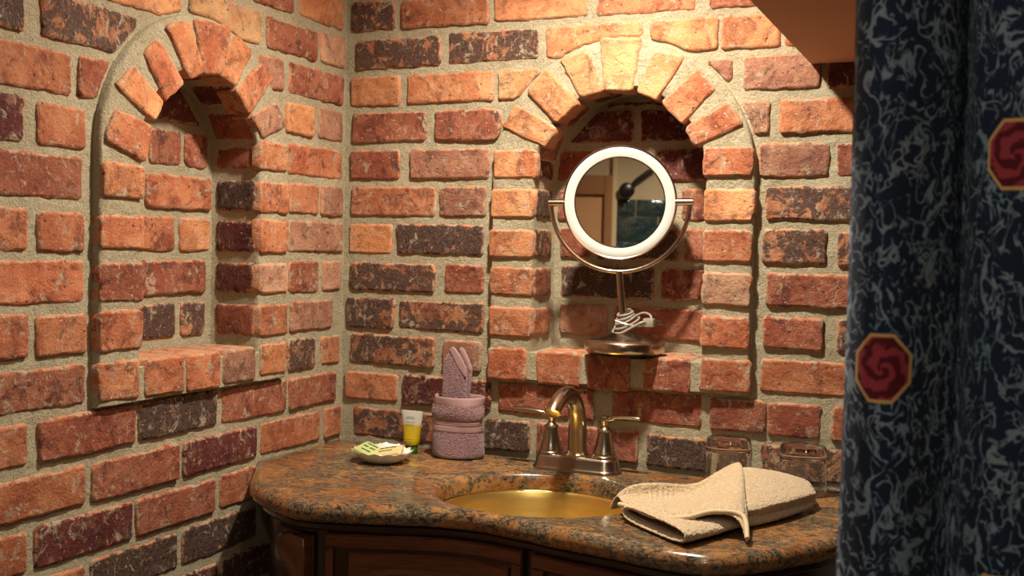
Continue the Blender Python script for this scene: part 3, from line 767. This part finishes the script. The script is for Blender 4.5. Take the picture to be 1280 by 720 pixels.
# basin
BRASS = mat_brushed('brushed_gold_brass', (1.0, .76, .27), .33, (1.5, 1.5, 60), .06)
s = thing('sink_basin', 'oval undermount basin of brushed gold brass', 'sink', (SC.x, SC.y, ZT - .165))
bm = bmesh.new(); prof = [(1.035, .1345), (1.035, .1325), (1.010, .1325), (1.005, .131), (.985, .120), (.95, .09), (.89, .055), (.78, .026), (.60, .010), (.35, .003), (.13, 0.0)]
lathe(bm, [(r, z_) for r, z_ in prof], 96, (0, .002, 0), SA * .99, SBx * .945)
o = bm_obj('bowl', bm, BRASS, s, sharp=50); md = o.modifiers.new('thick', 'SOLIDIFY'); md.thickness = .0015; md.offset = 1
bm = bmesh.new(); lathe(bm, [(0, -.004), (.014, -.004), (.016, .001), (.021, .003), (.0225, .0005)], 32); bm_obj('drain', bm, mat_brushed('drain_metal', (.55, .45, .33), .25), s)

# faucet
NIK = mat_brushed('brushed_nickel', (.45, .39, .305), .25, (1, 1, 30), .05)
FX, FY = .527, -.062
f = thing('faucet', 'brushed bronze two handle faucet with an arched spout behind the basin', 'faucet', (FX, FY, ZT))
bm = bmesh.new(); ns = 24; half = .0515; rings = []
for r, z_ in [(.0305, 0), (.0305, .003), (.0285, .0055), (.0265, .008), (.0245, .021), (.022, .0255), (.018, .0275), (.008, .028)]:
    ring = []
    for i in range(ns + 1): a = -PI / 2 + PI * i / ns; ring.append(bm.verts.new((half + r * math.cos(a), r * math.sin(a), z_)))
    for i in range(ns + 1): a = PI / 2 + PI * i / ns; ring.append(bm.verts.new((-half + r * math.cos(a), r * math.sin(a), z_)))
    rings.append(ring)
nr = len(rings[0])
for a, b in zip(rings[:-1], rings[1:]):
    for i in range(nr): bm.faces.new((a[i], a[(i + 1) % nr], b[(i + 1) % nr], b[i]))
bm.faces.new(rings[-1]); bm.faces.new(rings[0][::-1]); bm_obj('base_plate', bm, NIK, f, sharp=40)
bm = bmesh.new(); path = catmull([(0, 0, .026), (0, -.001, .055), (0, -.004, .088), (0, -.014, .115), (0, -.034, .134), (0, -.060, .141), (0, -.086, .138), (0, -.106, .130), (0, -.118, .122), (0, -.123, .117)], 6)
m = len(path); R_ = []
for i in range(m):
    u = i / (m - 1); R_.append(.0178 * (1 - u) ** 1.6 + .0122 * (1 - (1 - u) ** 1.6))
tube(bm, path, R_, 28); bm_obj('spout', bm, NIK, f, sharp=40)
bm = bmesh.new(); lathe(bm, [(.0185, .024), (.0205, .026), (.0205, .029), (.0185, .031), (.0175, .033)], 32); bm_obj('spout_collar', bm, NIK, f)
bm = bmesh.new(); dv = (path[-1] - path[-3]).normalized(); tube(bm, [path[-1] - dv * .004, path[-1] - dv * .003, path[-1] + dv * .001, path[-1] + dv * .002], [.0122, .0138, .0138, .0118], 28); bm_obj('aerator', bm, NIK, f)
for sx in (-1, 1):
    h = bm = bmesh.new()
    lathe(bm, [(.0225, .0265), (.0225, .029), (.0205, .031), (.021, .033), (.0195, .036), (.0155, .050), (.0128, .064), (.0118, .0715), (.0135, .073), (.0135, .075), (.0095, .0775), (.0065, .081), (.0062, .084), (.0085, .088), (.0098, .093), (.0092, .098), (.006, .1005), (0, .101)], 32, (sx * .0500, 0, 0))
    ho = bm_obj('handle', bm, NIK, f, sharp=45)
    bm = bmesh.new(); x0 = sx * .0500; P = catmull([(x0, 0, .094), (x0 + sx * .012, 0, .0945), (x0 + sx * .022, -.001, .099), (x0 + sx * .048, -.002, .1005), (x0 + sx * (.074 if sx < 0 else .066), -.003, .1005)], 5)
    rr = [.006, .0062, .006, .0058, .0055, .0055, .0058, .006, .0063, .0067, .007, .0073, .0076, .0079, .008, .0082, .0083, .0083, .0082, .0078, .0066]
    rings = tube(bm, P, rr[:len(P)], 16, True, None)
    for ring, pc in zip(rings, P):
        for v in ring: v.co.z = pc.z + (v.co.z - pc.z) * (.52 if abs(pc.x - x0) > .018 else .9)
    bm_obj('lever', bm, NIK, ho, sharp=50)

# ------------------------------------------------------------------ round mirror in the niche
MN = mat_brushed('satin_nickel', (.56, .46, .37), .22, (2, 2, 120), .08)
mx, my, mz = .588, .004, SILL + .0035
M_ = thing('makeup_mirror', 'round lighted makeup mirror on a nickel stand in the brick niche', 'mirror', (mx, my, mz))
bm = bmesh.new(); lathe(bm, [(0, 0), (.060, 0), (.066, .001), (.0665, .005), (0, .005)], 48); bm_obj('foot_pad', bm, BLK, M_)
bm = bmesh.new(); lathe(bm, [(.066, .004), (.0705, .0045), (.072, .007), (.072, .021), (.0705, .0232), (.060, .0275), (.030, .037), (.013, .0415), (.0095, .045), (.0075, .050), (0, .051)], 72); bm_obj('base', bm, MN, M_, sharp=35)
HC = Vector((-.010, -.016, .2705)); th = math.radians(12.0); nv = Vector((math.sin(th), -math.cos(th), .005)).normalized()
rv = Vector((math.cos(th), math.sin(th), .02)).normalized(); uvv = rv.cross(-nv).normalized(); uvv = uvv if uvv.z > 0 else -uvv
fr = Matrix((rv, uvv, nv)).transposed()     # columns: right, up, normal
bm = bmesh.new(); tube(bm, [(0, 0, .046), Vector((-.004, -.010, .10)), HC - uvv * .122], [.0074, .0070, .0068], 20); bm_obj('stem', bm, MN, M_)
bm = bmesh.new(); YR = .1235
tube(bm, [HC + rv * (YR * math.cos(a)) + uvv * (YR * math.sin(a)) for a in [PI + PI * i / 48 for i in range(49)]], .0042, 12); bm_obj('yoke', bm, MN, M_)
for sx in (-1, 1):
    bm = bmesh.new(); tube(bm, [HC + rv * sx * .098, HC + rv * sx * .128, HC + rv * sx * .129], [.0062, .0062, .004], 16); bm_obj('pivot_knob', bm, MN, M_, sharp=40)
def head(name, prof, mat, parent, n=96, sharp=40):
    bm = bmesh.new(); lathe(bm, prof, n); o = bm_obj(name, bm, mat, parent, sharp=sharp)
    if parent is M_: o.matrix_local = Matrix.Translation(HC) @ fr.to_4x4()
    return o
hd = head('mirror_head', [(0, -.026), (.06, -.025), (.09, -.020), (.0985, -.012), (.1015, -.004), (.1015, .004), (.0998, .0058), (.0982, .0050), (.0982, .002), (.0982, -.004), (0, -.004)], MN, M_)
ACR = N('frosted_white_acrylic'); ACR.set(Base_Color=ACR.mix(ACR.noise(ACR.n('TexCoord').outputs['Object'], 20), (.55, .565, .55, 1), (.59, .605, .59, 1)), Roughness=.35); ACR.b.inputs['Subsurface Weight'].default_value = .1
head('light_ring', [(.0985, -.003), (.0982, .0042), (.096, .0052), (.088, .0046), (.0815, .0030), (.0808, -.003)], ACR.m, hd)
MIR = N('silver_mirror'); MIR.set(Base_Color=MIR.mix(MIR.noise(MIR.n('TexCoord').outputs['Object'], 5), (.90, .90, .88, 1), (.92, .92, .90, 1)), Metallic=1.0, Roughness=.012)
head('mirror_glass', [(.0810, -.0015), (.0808, .0018), (.0790, .0020), (0, .0020)], MIR.m, hd, sharp=None)
hd.children[-1].data.polygons.foreach_set('use_smooth', [False] * len(hd.children[-1].data.polygons))
CLR = N('clear_vinyl'); CLR.set(Base_Color=CLR.mix(CLR.noise(CLR.n('TexCoord').outputs['Object'], 60), (.46, .43, .36, 1), (.56, .53, .45, 1)), Roughness=.18); CLR.b.inputs['Transmission Weight'].default_value = .45
pts = []
for i in range(80):
    u = i / 79; a = 2 * PI * 4.6 * u + 1.0; r = .0125 + .006 * u + (.008 * max(0, u - .6) / .4); tl = .004 + .010 * u
    pts.append(Vector((r * math.cos(a) + .010 * max(0, u - .55), r * math.sin(a), .076 - .026 * u + tl * math.sin(a + .8))))
pts += [Vector((.034, -.016, .058)), Vector((.042, -.012, .060))]
bm = bmesh.new(); tube(bm, catmull(pts, 2), .0021, 8); cd = bm_obj('power_cord', bm, CLR.m, M_)
bm = bmesh.new(); tube(bm, catmull([(.012, .010, .066), (.030, .012, .074), (.045, .008, .070), (.047, -.006, .060), (.030, -.014, .052), (.010, -.020, .054), (-.012, -.020, .060)], 6), .0021, 8); bm_obj('cord_loop', bm, CLR.m, cd)
bm = bmesh.new(); box(bm, .036, .056, -.012, .006, .050, .066, .003); bm_obj('plug', bm, CLR.m, cd)
bm = bmesh.new(); box(bm, .056, .070, -.009, -.0075, .060, .0635); bm_obj('plug_prong', bm, MN, cd)
bm = bmesh.new(); box(bm, .056, .070, .002, .0035, .054, .0575); bm_obj('plug_prong', bm, MN, cd)

# ------------------------------------------------------------------ mauve towels
MAU = mat_terry('mauve_terry', (.36, .225, .245), (.20, .115, .135)); MAUH = mat_hem('mauve_hem', (.42, .275, .285))
tx, ty = .288, -.058
T = thing('rolled_hand_towel', 'mauve terry hand towel rolled into an upright cup shape beside the tube', 'towel', (tx, ty, ZT))
def rolled(prof, n=64, wob=.0015):
    bm = bmesh.new(); rings = []
    for k, (r, z_) in enumerate(prof):
        ring = []
        for i in range(n):
            a = 2 * PI * i / n; rr = r + wob * math.sin(3 * a + z_ * 60) + .0015 * nz((math.cos(a), math.sin(a), z_ * 25), 2.2)
            lean = .02 * z_
            ring.append(bm.verts.new((rr * 1.09 * math.cos(a) + lean, rr * .80 * math.sin(a), z_ * 1.12)))
        rings.append(ring)
    for a, b in zip(rings[:-1], rings[1:]):
        for i in range(n): bm.faces.new((a[i], a[(i + 1) % n], b[(i + 1) % n], b[i]))
    return bm, rings
bm, rg = rolled([(.030, .001), (.0455, .001), (.0475, .006), (.0468, .020), (.0455, .036), (.0445, .044), (.0440, .0465)]); bm.faces.new(rg[0][::-1])
fuzz(subsurf(bm_obj('lower_pile', bm, MAU, T, sharp=None), 3), .0020, .0016)
bm, rg = rolled([(.0435, .045), (.0452, .0462), (.0434, .0478), (.0450, .0495), (.0432, .051), (.0445, .0525), (.0432, .054), (.0434, .056), (.0446, .0575), (.0430, .059), (.0444, .060), (.0430, .0615), (.0425, .063)])
bm_obj('woven_band', bm, MAUH, T, sharp=None)
bm, rg = rolled([(.0425, .062), (.0455, .065), (.0475, .072), (.0472, .080), (.0460, .086), (.0455, .0885)])
fuzz(subsurf(bm_obj('upper_pile', bm, MAU, T, sharp=None), 3), .0020, .0016)
bm, rg = rolled([(.0450, .0875), (.0458, .0885), (.0452, .096), (.0450, .1005), (.0435, .1025), (.0415, .1005), (.0405, .092), (.038, .075), (.036, .06)])
subsurf(bm_obj('top_hem', bm, MAUH, T, sharp=None), 1)
bm, rg = rolled([(.036, .07), (.033, .094), (.030, .097), (.027, .094), (.022, .075), (.004, .068)]); bm.faces.new(rg[-1])
fuzz(subsurf(bm_obj('inner_roll', bm, MAU, T, sharp=None), 1), .0035, .002)

W_ = thing('folded_washcloth', 'mauve washcloth folded to a point and standing in the rolled towel', 'washcloth', (tx, ty, ZT))
def slab(name, outline, y0, y1, mat, parent, lv=2, fz=True, bulge=.003):
    """soft extruded outline (x,z) between two depths"""
    P = [Vector((p[0], p[1])) for p in outline]; 
    if area2(P) < 0: P = P[::-1]
    C = sum(P, Vector((0, 0))) / len(P); bm = bmesh.new(); rings = []
    for sc_, y in ((.55, y0 - bulge), (.86, y0 - bulge * .6), (.985, y0), (1.0, (y0 + y1) / 2), (.985, y1), (.86, y1 + bulge * .5), (.55, y1 + bulge * .5)):
        rings.append([bm.verts.new((C.x + (p.x - C.x) * sc_, y, (C.y + (p.y - C.y) * sc_) * 1.12)) for p in P])
    n = len(P)
    for a, b in zip(rings[:-1], rings[1:]):
        for i in range(n): bm.faces.new((a[i], a[(i + 1) % n], b[(i + 1) % n], b[i]))
    bm.faces.new(rings[0]); bm.faces.new(rings[-1][::-1])
    o = subsurf(bm_obj(name, bm, mat, parent, sharp=None), lv)
    if fz: fuzz(o, .0020, .0014)
    return o
def densify(P, k=3):
    out = []
    for i in range(len(P)):
        a, b = Vector(P[i]), Vector(P[(i + 1) % len(P)]); out += [a.lerp(b, j / k) for j in range(k)]
    return out
FO = [(-.030, .072), (-.029, .120), (-.029, .150), (-.024, .164), (-.012, .181), (-.006, .1825), (.008, .165), (.019, .148), (.0205, .138), (.020, .105), (.020, .072)]
slab('front_fold', densify(FO), -.010, -.003, MAU, W_, 3)
BO = [(-.010, .08), (-.008, .15), (.000, .178), (.0045, .1825), (.009, .180), (.020, .162), (.0265, .148), (.0255, .135), (.022, .10), (.021, .08)]
slab('rear_fold', densify(BO), -.002, .006, MAU, W_)
HO = [(-.0145, .180), (-.0060, .1845), (.010, .167), (.0220, .149), (.0216, .132), (.003, .153)]
slab('hem_band', densify(HO), -.0134, -.0105, MAUH, W_, 1, False, .0002)
HB = [(.001, .180), (.005, .1835), (.0095, .181), (.021, .162), (.027, .150), (.0255, .142), (.016, .160)]
slab('hem_band', densify(HB), -.0046, -.0015, MAUH, W_, 1, False, .0002)

# ------------------------------------------------------------------ soap dish and contents
DISH = simple('cream_glazed_ceramic', (.70, .64, .50), .22)
dx, dy = .192, -.168
bm = bmesh.new(); n = 72; rings = []
for r, z_, sc_ in [(.0, .003, 0), (.030, .003, 0), (.042, .008, .3), (.052, .0165, 1), (.0555, .0205, 1.4), (.0560, .0218, 1.5), (.0545, .0200, 1.3), (.0510, .0150, 1), (.041, .0055, .3), (.030, .0008, 0), (.028, 0, 0), (0, 0, 0)]:
    if r == 0: rings.append([bm.verts.new((dx, dy, ZT + z_))]); continue
    rings.append([bm.verts.new((dx + (r + sc_ * .0016 * math.cos(14 * 2 * PI * i / n)) * math.cos(2 * PI * i / n) * 1.0, dy + (r + sc_ * .0016 * math.cos(14 * 2 * PI * i / n)) * math.sin(2 * PI * i / n) * .86, ZT + z_ + sc_ * .0012 * math.cos(14 * 2 * PI * i / n))) for i in range(n)])
for a, b in zip(rings[:-1], rings[1:]):
    for i in range(n):
        j = (i + 1) % n
        if len(a) == 1: bm.faces.new((a[0], b[i], b[j]))
        elif len(b) == 1: bm.faces.new((a[i], b[0], a[j]))
        else: bm.faces.new((a[i], b[i], b[j], a[j]))
tag(bm_obj('soap_dish', bm, DISH, sharp=None), 'cream scalloped ceramic soap dish in the corner of the counter', 'dish')
INK = simple('dark_green_ink', (.03, .05, .025), .6)
def packet(name, label, col, loc, rot, size, lines, inkm=None):
    a, b, c = size; p = thing(name, label, 'soap', loc); p.rotation_euler = rot
    bm = bmesh.new(); nu, nv_ = 14, 10; g = {}
    for s in (1, -1):
        for i in range(nu + 1):
            for j in range(nv_ + 1):
                u, v = i / nu * 2 - 1, j / nv_ * 2 - 1
                hgt = c * max(0, (1 - abs(u) ** 3.2)) ** .5 * max(0, (1 - abs(v) ** 3.2)) ** .5 + .0004 * nz((u, v, s), 4)
                if abs(u) == 1 or abs(v) == 1: hgt = 0.0003
                z_ = s * hgt + c * .5
                if (i in (0, nu) or j in (0, nv_)) and s == -1: g[(s, i, j)] = g[(1, i, j)]
                else: g[(s, i, j)] = bm.verts.new((u * a, v * b, z_))
        for i in range(nu):
            for j in range(nv_):
                q4 = [g[(s, i, j)], g[(s, i + 1, j)], g[(s, i + 1, j + 1)], g[(s, i, j + 1)]]
                bm.faces.new(q4 if s == 1 else q4[::-1])
    bm_obj('wrapper', bm, col, p, sharp=None)
    bm = bmesh.new()
    for (u0, u1, v0, v1) in lines:
        zz = c * 1.5 + .0003; box(bm, u0 * a, u1 * a, v0 * b, v1 * b, zz - .0012, zz)
    if lines: bm_obj('printed_text', bm, inkm or INK, p, smooth=False)['kind'] = 'stuff'
    return p
GRN = simple('pale_green_wrapper', (.46, .56, .22), .35); YEL = simple('pale_yellow_wrapper', (.62, .52, .25), .35); PAP = simple('white_tissue_paper', (.85, .84, .80), .7)
word = lambda v0, v1, ws: [(u, u + wd, v0, v1) for u, wd in ws]
packet('wrapped_soap', 'pale green wrapped soap leaning at the left of the dish', GRN, (.1700, -.174, ZT + .0180), (.30, .20, -.30), (.0285, .0190, .0048),
       word(-.06, .12, [(-.55, .12), (-.40, .12), (-.25, .10), (.02, .12), (.17, .12), (.32, .14)]) + word(.42, .54, [(-.5, .35), (-.1, .5)]) + word(-.55, -.44, [(-.4, .8)]))
packet('wrapped_soap', 'pale yellow wrapped soap lying at the right of the dish', YEL, (.2090, -.173, ZT + .0190), (.34, -.18, .26), (.0270, .0160, .0045),
       word(.30, .48, [(-.6, .3), (-.25, .25), (.05, .45)]) + word(-.30, -.16, [(-.6, .9)]))
bm = bmesh.new(); nn_ = 20; gv = [[None] * (nn_ + 1) for _ in range(nn_ + 1)]
for i in range(nn_ + 1):
    for j in range(nn_ + 1):
        u, v = i / nn_ * 2 - 1, j / nn_ * 2 - 1; rr = max(abs(u), abs(v))
        gv[i][j] = bm.verts.new((u * .036, v * .022, .013 + .013 * (1 - rr ** 2) + .006 * nz((u, v, 2), 3.2) + .006 * nz((u, v, 5), 7)))
for i in range(nn_):
    for j in range(nn_): bm.faces.new((gv[i][j], gv[i + 1][j], gv[i + 1][j + 1], gv[i][j + 1]))
o = bm_obj('crumpled_tissue', bm, PAP, sharp=25); o.location = (.1960, -.150, ZT + .003); md = o.modifiers.new('thick', 'SOLIDIFY'); md.thickness = .0006
tag(o, 'white crumpled tissue behind the wrapped soaps in the dish', 'tissue')

# ------------------------------------------------------------------ toiletry tube
t = thing('toiletry_tube', 'small translucent tube of yellow gel standing on its green cap', 'tube', (.196, -.066, ZT))
GEL = N('yellow_gel_tube'); _gz = GEL.n('SeparateXYZ'); GEL.l(GEL.n('TexCoord').outputs['Object'], _gz.inputs[0])
GEL.set(Base_Color=GEL.mix(GEL.rng(_gz.outputs[2], .0535, .0545), GEL.mix(GEL.rng(_gz.outputs[2], .015, .05), (.72, .52, .01, 1), (.62, .48, .03, 1)), (.62, .62, .56, 1)), Roughness=.3)
GEL.b.inputs['Transmission Weight'].default_value = .25; GEL.b.inputs['Subsurface Weight'].default_value = .3; GEL.b.inputs['Subsurface Scale'].default_value = .01
bm = bmesh.new(); n = 40; rings = []
for k in range(15):
    u = k / 14; z_ = .016 + .064 * u; wx = .0150 + .0085 * u; wy = .0150 * (1 - u) ** .8 + .0012
    if k == 0: wx = wy = .0135
    rings.append([bm.verts.new((wx * math.cos(2 * PI * i / n), wy * math.sin(2 * PI * i / n), z_)) for i in range(n)])
for a, b in zip(rings[:-1], rings[1:]):
    for i in range(n): bm.faces.new((a[i], a[(i + 1) % n], b[(i + 1) % n], b[i]))
bm.faces.new(rings[0][::-1]); bm.faces.new(rings[-1]); bm_obj('tube_body', bm, GEL.m, t, sharp=50)
bm = bmesh.new(); lathe(bm, [(0, 0), (.0112, 0), (.0122, .0015), (.0118, .0155), (.0105, .017), (0, .017)], 36); bm_obj('cap', bm, simple('dark_green_cap', (.03, .12, .015), .35), t, sharp=40)
INK2 = simple('grey_print', (.13, .12, .07), .6); bm = bmesh.new()
for z_, x0, x1, hh in ((.0680, -.0070, .0070, .0012), (.0650, -.0095, .0090, .0020), (.0585, -.009, .010, .0008), (.0545, -.009, .009, .0007), (.0515, -.0085, .0085, .0007), (.0270, -.0100, .0095, .0009), (.0235, -.008, .008, .0007), (.0205, -.006, .006, .0006)):
    u = (z_ - .016) / .064; wy = .0150 * (1 - u) ** .8 + .0012; k = 10; wxx = .0150 + .0085 * u
    for i in range(k):
        if hh > .001 and i % 3 == 2: continue
        xa = x0 + (x1 - x0) * i / k; xb = x0 + (x1 - x0) * (i + .82) / k; ya = -wy * math.sqrt(1 - (xa / wxx) ** 2); yb = -wy * math.sqrt(1 - (xb / wxx) ** 2)
        V = [bm.verts.new((xa, ya - .0003, z_)), bm.verts.new((xb, yb - .0003, z_)), bm.verts.new((xb, yb - .0003, z_ + hh)), bm.verts.new((xa, ya - .0003, z_ + hh))]; bm.faces.new(V)
o = bm_obj('printed_text', bm, INK2, t, smooth=False); o['kind'] = 'stuff'

# ------------------------------------------------------------------ glasses
GL = mat_glass('clear_tumbler_glass', (.97, .97, .95))
for gx, gy, lb, cat in ((.793, -.052, 'clear glass tumbler upside down behind the cream towel, nearer the faucet', 0), (.917, -.060, 'clear glass tumbler upside down behind the cream towel, nearer the curtain', 1)):
    bm = bmesh.new()
    prof = [(.0365, 0), (.0385, 0), (.0388, .02), (.0375, .060), (.0372, .073), (.0355, .0785), (.030, .0795), (0, .0785), (0, .0600), (.026, .0595), (.0325, .057), (.0345, .050), (.0362, .02), (.0365, 0)]
    lathe(bm, prof[:-1], 56); 
    bm.verts.ensure_lookup_table()
    a = [v for v in bm.verts[:56]]; b = [v for v in bm.verts[-56:]]
    for i in range(56): bm.faces.new((a[i], b[i], b[(i + 1) % 56], a[(i + 1) % 56]))
    o = bm_obj('glass_tumbler', bm, GL, sharp=50); o.location = (gx, gy, ZT); tag(o, lb, 'glass', 'upturned glasses by the wall')

# ------------------------------------------------------------------ cream towel
CRT = mat_terry('cream_terry', (.66, .52, .34), (.44, .33, .20)); CRH = mat_hem('cream_hem', (.66, .52, .35))
O3 = Vector((.83, -.29, ZT))
T = thing('cream_hand_towel', 'cream terry hand towel folded loosely on the counter beside the basin', 'towel', tuple(O3))
def net(name, G, mat, thick=.006, lv=4, fz=.0020):
    bm = bmesh.new(); V = [[bm.verts.new(Vector((p[0] - O3.x, p[1] - O3.y, p[2]))) for p in r] for r in G]
    for i in range(len(G) - 1):
        for j in range(len(G[0]) - 1): bm.faces.new((V[i][j], V[i + 1][j], V[i + 1][j + 1], V[i][j + 1]))
    o = bm_obj(name, bm, mat, T, sharp=None)
    if thick: md = o.modifiers.new('thick', 'SOLIDIFY'); md.thickness = thick; md.offset = -1
    subsurf(o, lv); 
    if fz: fuzz(o, .0040, fz * 1.5)
    return o
TOP = [
 [(.676,-.342,.003),(.682,-.340,.018),(.692,-.342,.030),(.698,-.347,.029),(.701,-.352,.030),(.703,-.357,.028),(.703,-.361,.021)],
 [(.688,-.296,.003),(.694,-.300,.030),(.706,-.318,.050),(.708,-.316,.022),(.724,-.350,.022),(.733,-.378,.031),(.734,-.388,.024)],
 [(.728,-.250,.003),(.735,-.252,.030),(.750,-.276,.047),(.749,-.270,.018),(.764,-.350,.021),(.773,-.408,.031),(.775,-.421,.024)],
 [(.768,-.212,.003),(.776,-.226,.024),(.790,-.256,.038),(.789,-.252,.018),(.806,-.340,.023),(.815,-.402,.034),(.818,-.420,.028)],
 [(.792,-.170,.003),(.798,-.184,.040),(.809,-.214,.055),(.814,-.226,.038),(.834,-.325,.036),(.846,-.384,.043),(.851,-.402,.036)],
 [(.812,-.140,.006),(.820,-.155,.052),(.832,-.182,.066),(.847,-.238,.062),(.862,-.310,.054),(.880,-.370,.046),(.890,-.398,.034)],
 [(.818,-.136,.010),(.827,-.151,.057),(.841,-.184,.069),(.856,-.240,.064),(.870,-.305,.053),(.888,-.372,.036),(.904,-.430,.012)],
 [(.824,-.137,.006),(.832,-.152,.050),(.846,-.188,.062),(.861,-.243,.057),(.876,-.308,.045),(.896,-.378,.026),(.910,-.444,.003)],
]
CRB = CRT.copy(); CRB.name = 'cream_terry_with_woven_band'; nt = CRB.node_tree; L_ = nt.links.new
uvn = nt.nodes.new('ShaderNodeUVMap'); sx_ = nt.nodes.new('ShaderNodeSeparateXYZ'); L_(uvn.outputs[0], sx_.inputs[0])
mr = nt.nodes.new('ShaderNodeMapRange'); mr.inputs[1].default_value = .20; mr.inputs[2].default_value = .21; L_(sx_.outputs[0], mr.inputs[0])
mr2 = nt.nodes.new('ShaderNodeMapRange'); mr2.inputs[1].default_value = .34; mr2.inputs[2].default_value = .33; L_(sx_.outputs[0], mr2.inputs[0])
mm = nt.nodes.new('ShaderNodeMath'); mm.operation = 'MULTIPLY'; L_(mr.outputs[0], mm.inputs[0]); L_(mr2.outputs[0], mm.inputs[1])
fq = nt.nodes.new('ShaderNodeMath'); fq.operation = 'MULTIPLY'; fq.inputs[1].default_value = 2 * PI * 42; L_(sx_.outputs[0], fq.inputs[0])
sn = nt.nodes.new('ShaderNodeMath'); sn.operation = 'SINE'; L_(fq.outputs[0], sn.inputs[0])
hh = nt.nodes.new('ShaderNodeMath'); hh.operation = 'MULTIPLY'; L_(sn.outputs[0], hh.inputs[0]); L_(mm.outputs[0], hh.inputs[1])
bp = nt.nodes.new('ShaderNodeBump'); bp.inputs['Strength'].default_value = .5; bp.inputs['Distance'].default_value = .0012; L_(hh.outputs[0], bp.inputs['Height'])
pb = nt.nodes['Principled BSDF']; L_(pb.inputs['Normal'].links[0].from_socket, bp.inputs['Normal']); L_(bp.outputs[0], pb.inputs['Normal'])
dl = net('draped_layer', TOP, CRB); ul_ = dl.data.uv_layers.new(name='UVMap'); nj = len(TOP[0])
for lp in dl.data.loops: ul_.data[lp.index].uv = ((lp.vertex_index // nj) / (len(TOP) - 1), (lp.vertex_index % nj) / (nj - 1))
BLKG = [
 [(.815,-.120,.002),(.840,-.178,.070),(.858,-.262,.056),(.880,-.338,.035),(.890,-.350,.027),(.879,-.339,.018),(.890,-.350,.009),(.882,-.342,.001)],
 [(.845,-.095,.002),(.874,-.158,.066),(.890,-.230,.052),(.908,-.288,.036),(.918,-.298,.028),(.906,-.286,.018),(.918,-.297,.009),(.909,-.289,.001)],
 [(.875,-.085,.002),(.906,-.138,.055),(.918,-.188,.044),(.930,-.232,.035),(.941,-.239,.027),(.929,-.229,.018),(.940,-.238,.009),(.932,-.231,.001)],
 [(.903,-.085,.002),(.932,-.120,.041),(.942,-.150,.037),(.950,-.172,.033),(.959,-.177,.026),(.948,-.170,.018),(.958,-.176,.009),(.950,-.170,.001)],
 [(.908,-.088,.004),(.936,-.108,.031),(.944,-.132,.028),(.951,-.152,.026),(.956,-.157,.021),(.951,-.153,.016),(.955,-.156,.010),(.948,-.150,.004)],
]
net('folded_block', BLKG, CRT, .004)
# lower flattened tube, open towards the front left
A0, B0 = Vector((.716, -.385, 0)), Vector((.830, -.482, 0)); A1, B1 = Vector((.775, -.245, 0)), Vector((.890, -.330, 0)); G = []
SEC = [(0.03, .009), (.25, .007), (.5, .007), (.75, .007), (.97, .009), (1.02, .015), (.97, .022), (.75, .0235), (.5, .024), (.25, .0245), (.03, .023), (-.02, .016)]
for k in range(6):
    u = k / 5; a = A0.lerp(A1, u); b = B0.lerp(B1, u); G.append([(a.lerp(b, s).x, a.lerp(b, s).y, (z_ if k == 0 or z_ < .012 else .008 + (z_ - .008) * (.62 if k > 1 else .8))) for s, z_ in SEC])
bm = bmesh.new(); V = [[bm.verts.new(Vector((p[0] - O3.x, p[1] - O3.y, p[2]))) for p in r] for r in G]
for i in range(5):
    for j in range(12): bm.faces.new((V[i][j], V[i + 1][j], V[i + 1][(j + 1) % 12], V[i][(j + 1) % 12]))
o = bm_obj('lower_fold', bm, CRT, T, sharp=None); md = o.modifiers.new('thick', 'SOLIDIFY'); md.thickness = .0070; md.offset = .6; subsurf(o, 4); fuzz(o, .0040, .003)
# inner layer inside the tube and hems
def hem(name, pts, r):
    bm = bmesh.new(); tube(bm, catmull([Vector((p[0], p[1], p[2])) - Vector((O3.x, O3.y, 0)) for p in pts], 8), r, 10); o = bm_obj(name, bm, CRH, T); fuzz(o, .004, .001); return o
hem('hem', [(r[6][0], r[6][1], r[6][2] - .001) for r in TOP[:-1]], .0034)


# ------------------------------------------------------------------ curtain
CUR = mat_curtain()
def curtain():
    nu, nz_ = 260, 60; verts = []; uvs = []; faces = []; U = 2.1; P_ = .22; k = 2 * PI / P_
    for i in range(nu + 1):
        u = U * i / nu
        for j in range(nz_ + 1):
            z_ = -.80 + 1.74 * j / nz_
            ph = .010 * math.sin(z_ * 2.3 + u * 9); sc_ = .027 + .007 * math.sin(u * 14 + 1)
            x = 1.073 + .5 * u + .38 * P_ / (2 * PI) * (math.sin(k * (u - .05)) + math.sin(k * .05)) - .012 * max(0, .3 - z_) * (u < .3) * (1 - u / .3)
            y = -.855 - sc_ * math.cos(k * (u - .05 + ph * .5)) + .004 * math.sin(u * 70 + z_ * 5)
            verts.append((x, y, z_)); uvs.append((u, z_))
    for i in range(nu):
        for j in range(nz_):
            a = i * (nz_ + 1) + j; faces.append((a, a + nz_ + 1, a + nz_ + 2, a + 1))
    o = mesh_obj('shower_curtain', verts, faces, CUR)
    ul = o.data.uv_layers.new(name='UVMap')
    for lp in o.data.loops: ul.data[lp.index].uv = uvs[lp.vertex_index]
    md = o.modifiers.new('thick', 'SOLIDIFY'); md.thickness = .0012
    return tag(o, 'navy blue shower curtain with pale vines and red roses in octagons', 'curtain')
curtain()
r = thing('curtain_rod', 'metal curtain rod carrying the navy curtain', 'rod', (1.6, -.855, .955))
bm = bmesh.new(); tube(bm, [(-.57, 0, 0), (.6, 0, 0)], .011, 16); bm_obj('rod', bm, MN, r)
for xx in (-.55, .30):
    bm = bmesh.new(); tube(bm, [(xx, 0, 0), (xx, 0, .195)], .006, 12); bm_obj('ceiling_hanger', bm, MN, r)

# ------------------------------------------------------------------ raise everything so that the floor is at zero
for o in list(bpy.data.objects):
    if o.parent is None: o.location.z += ZB
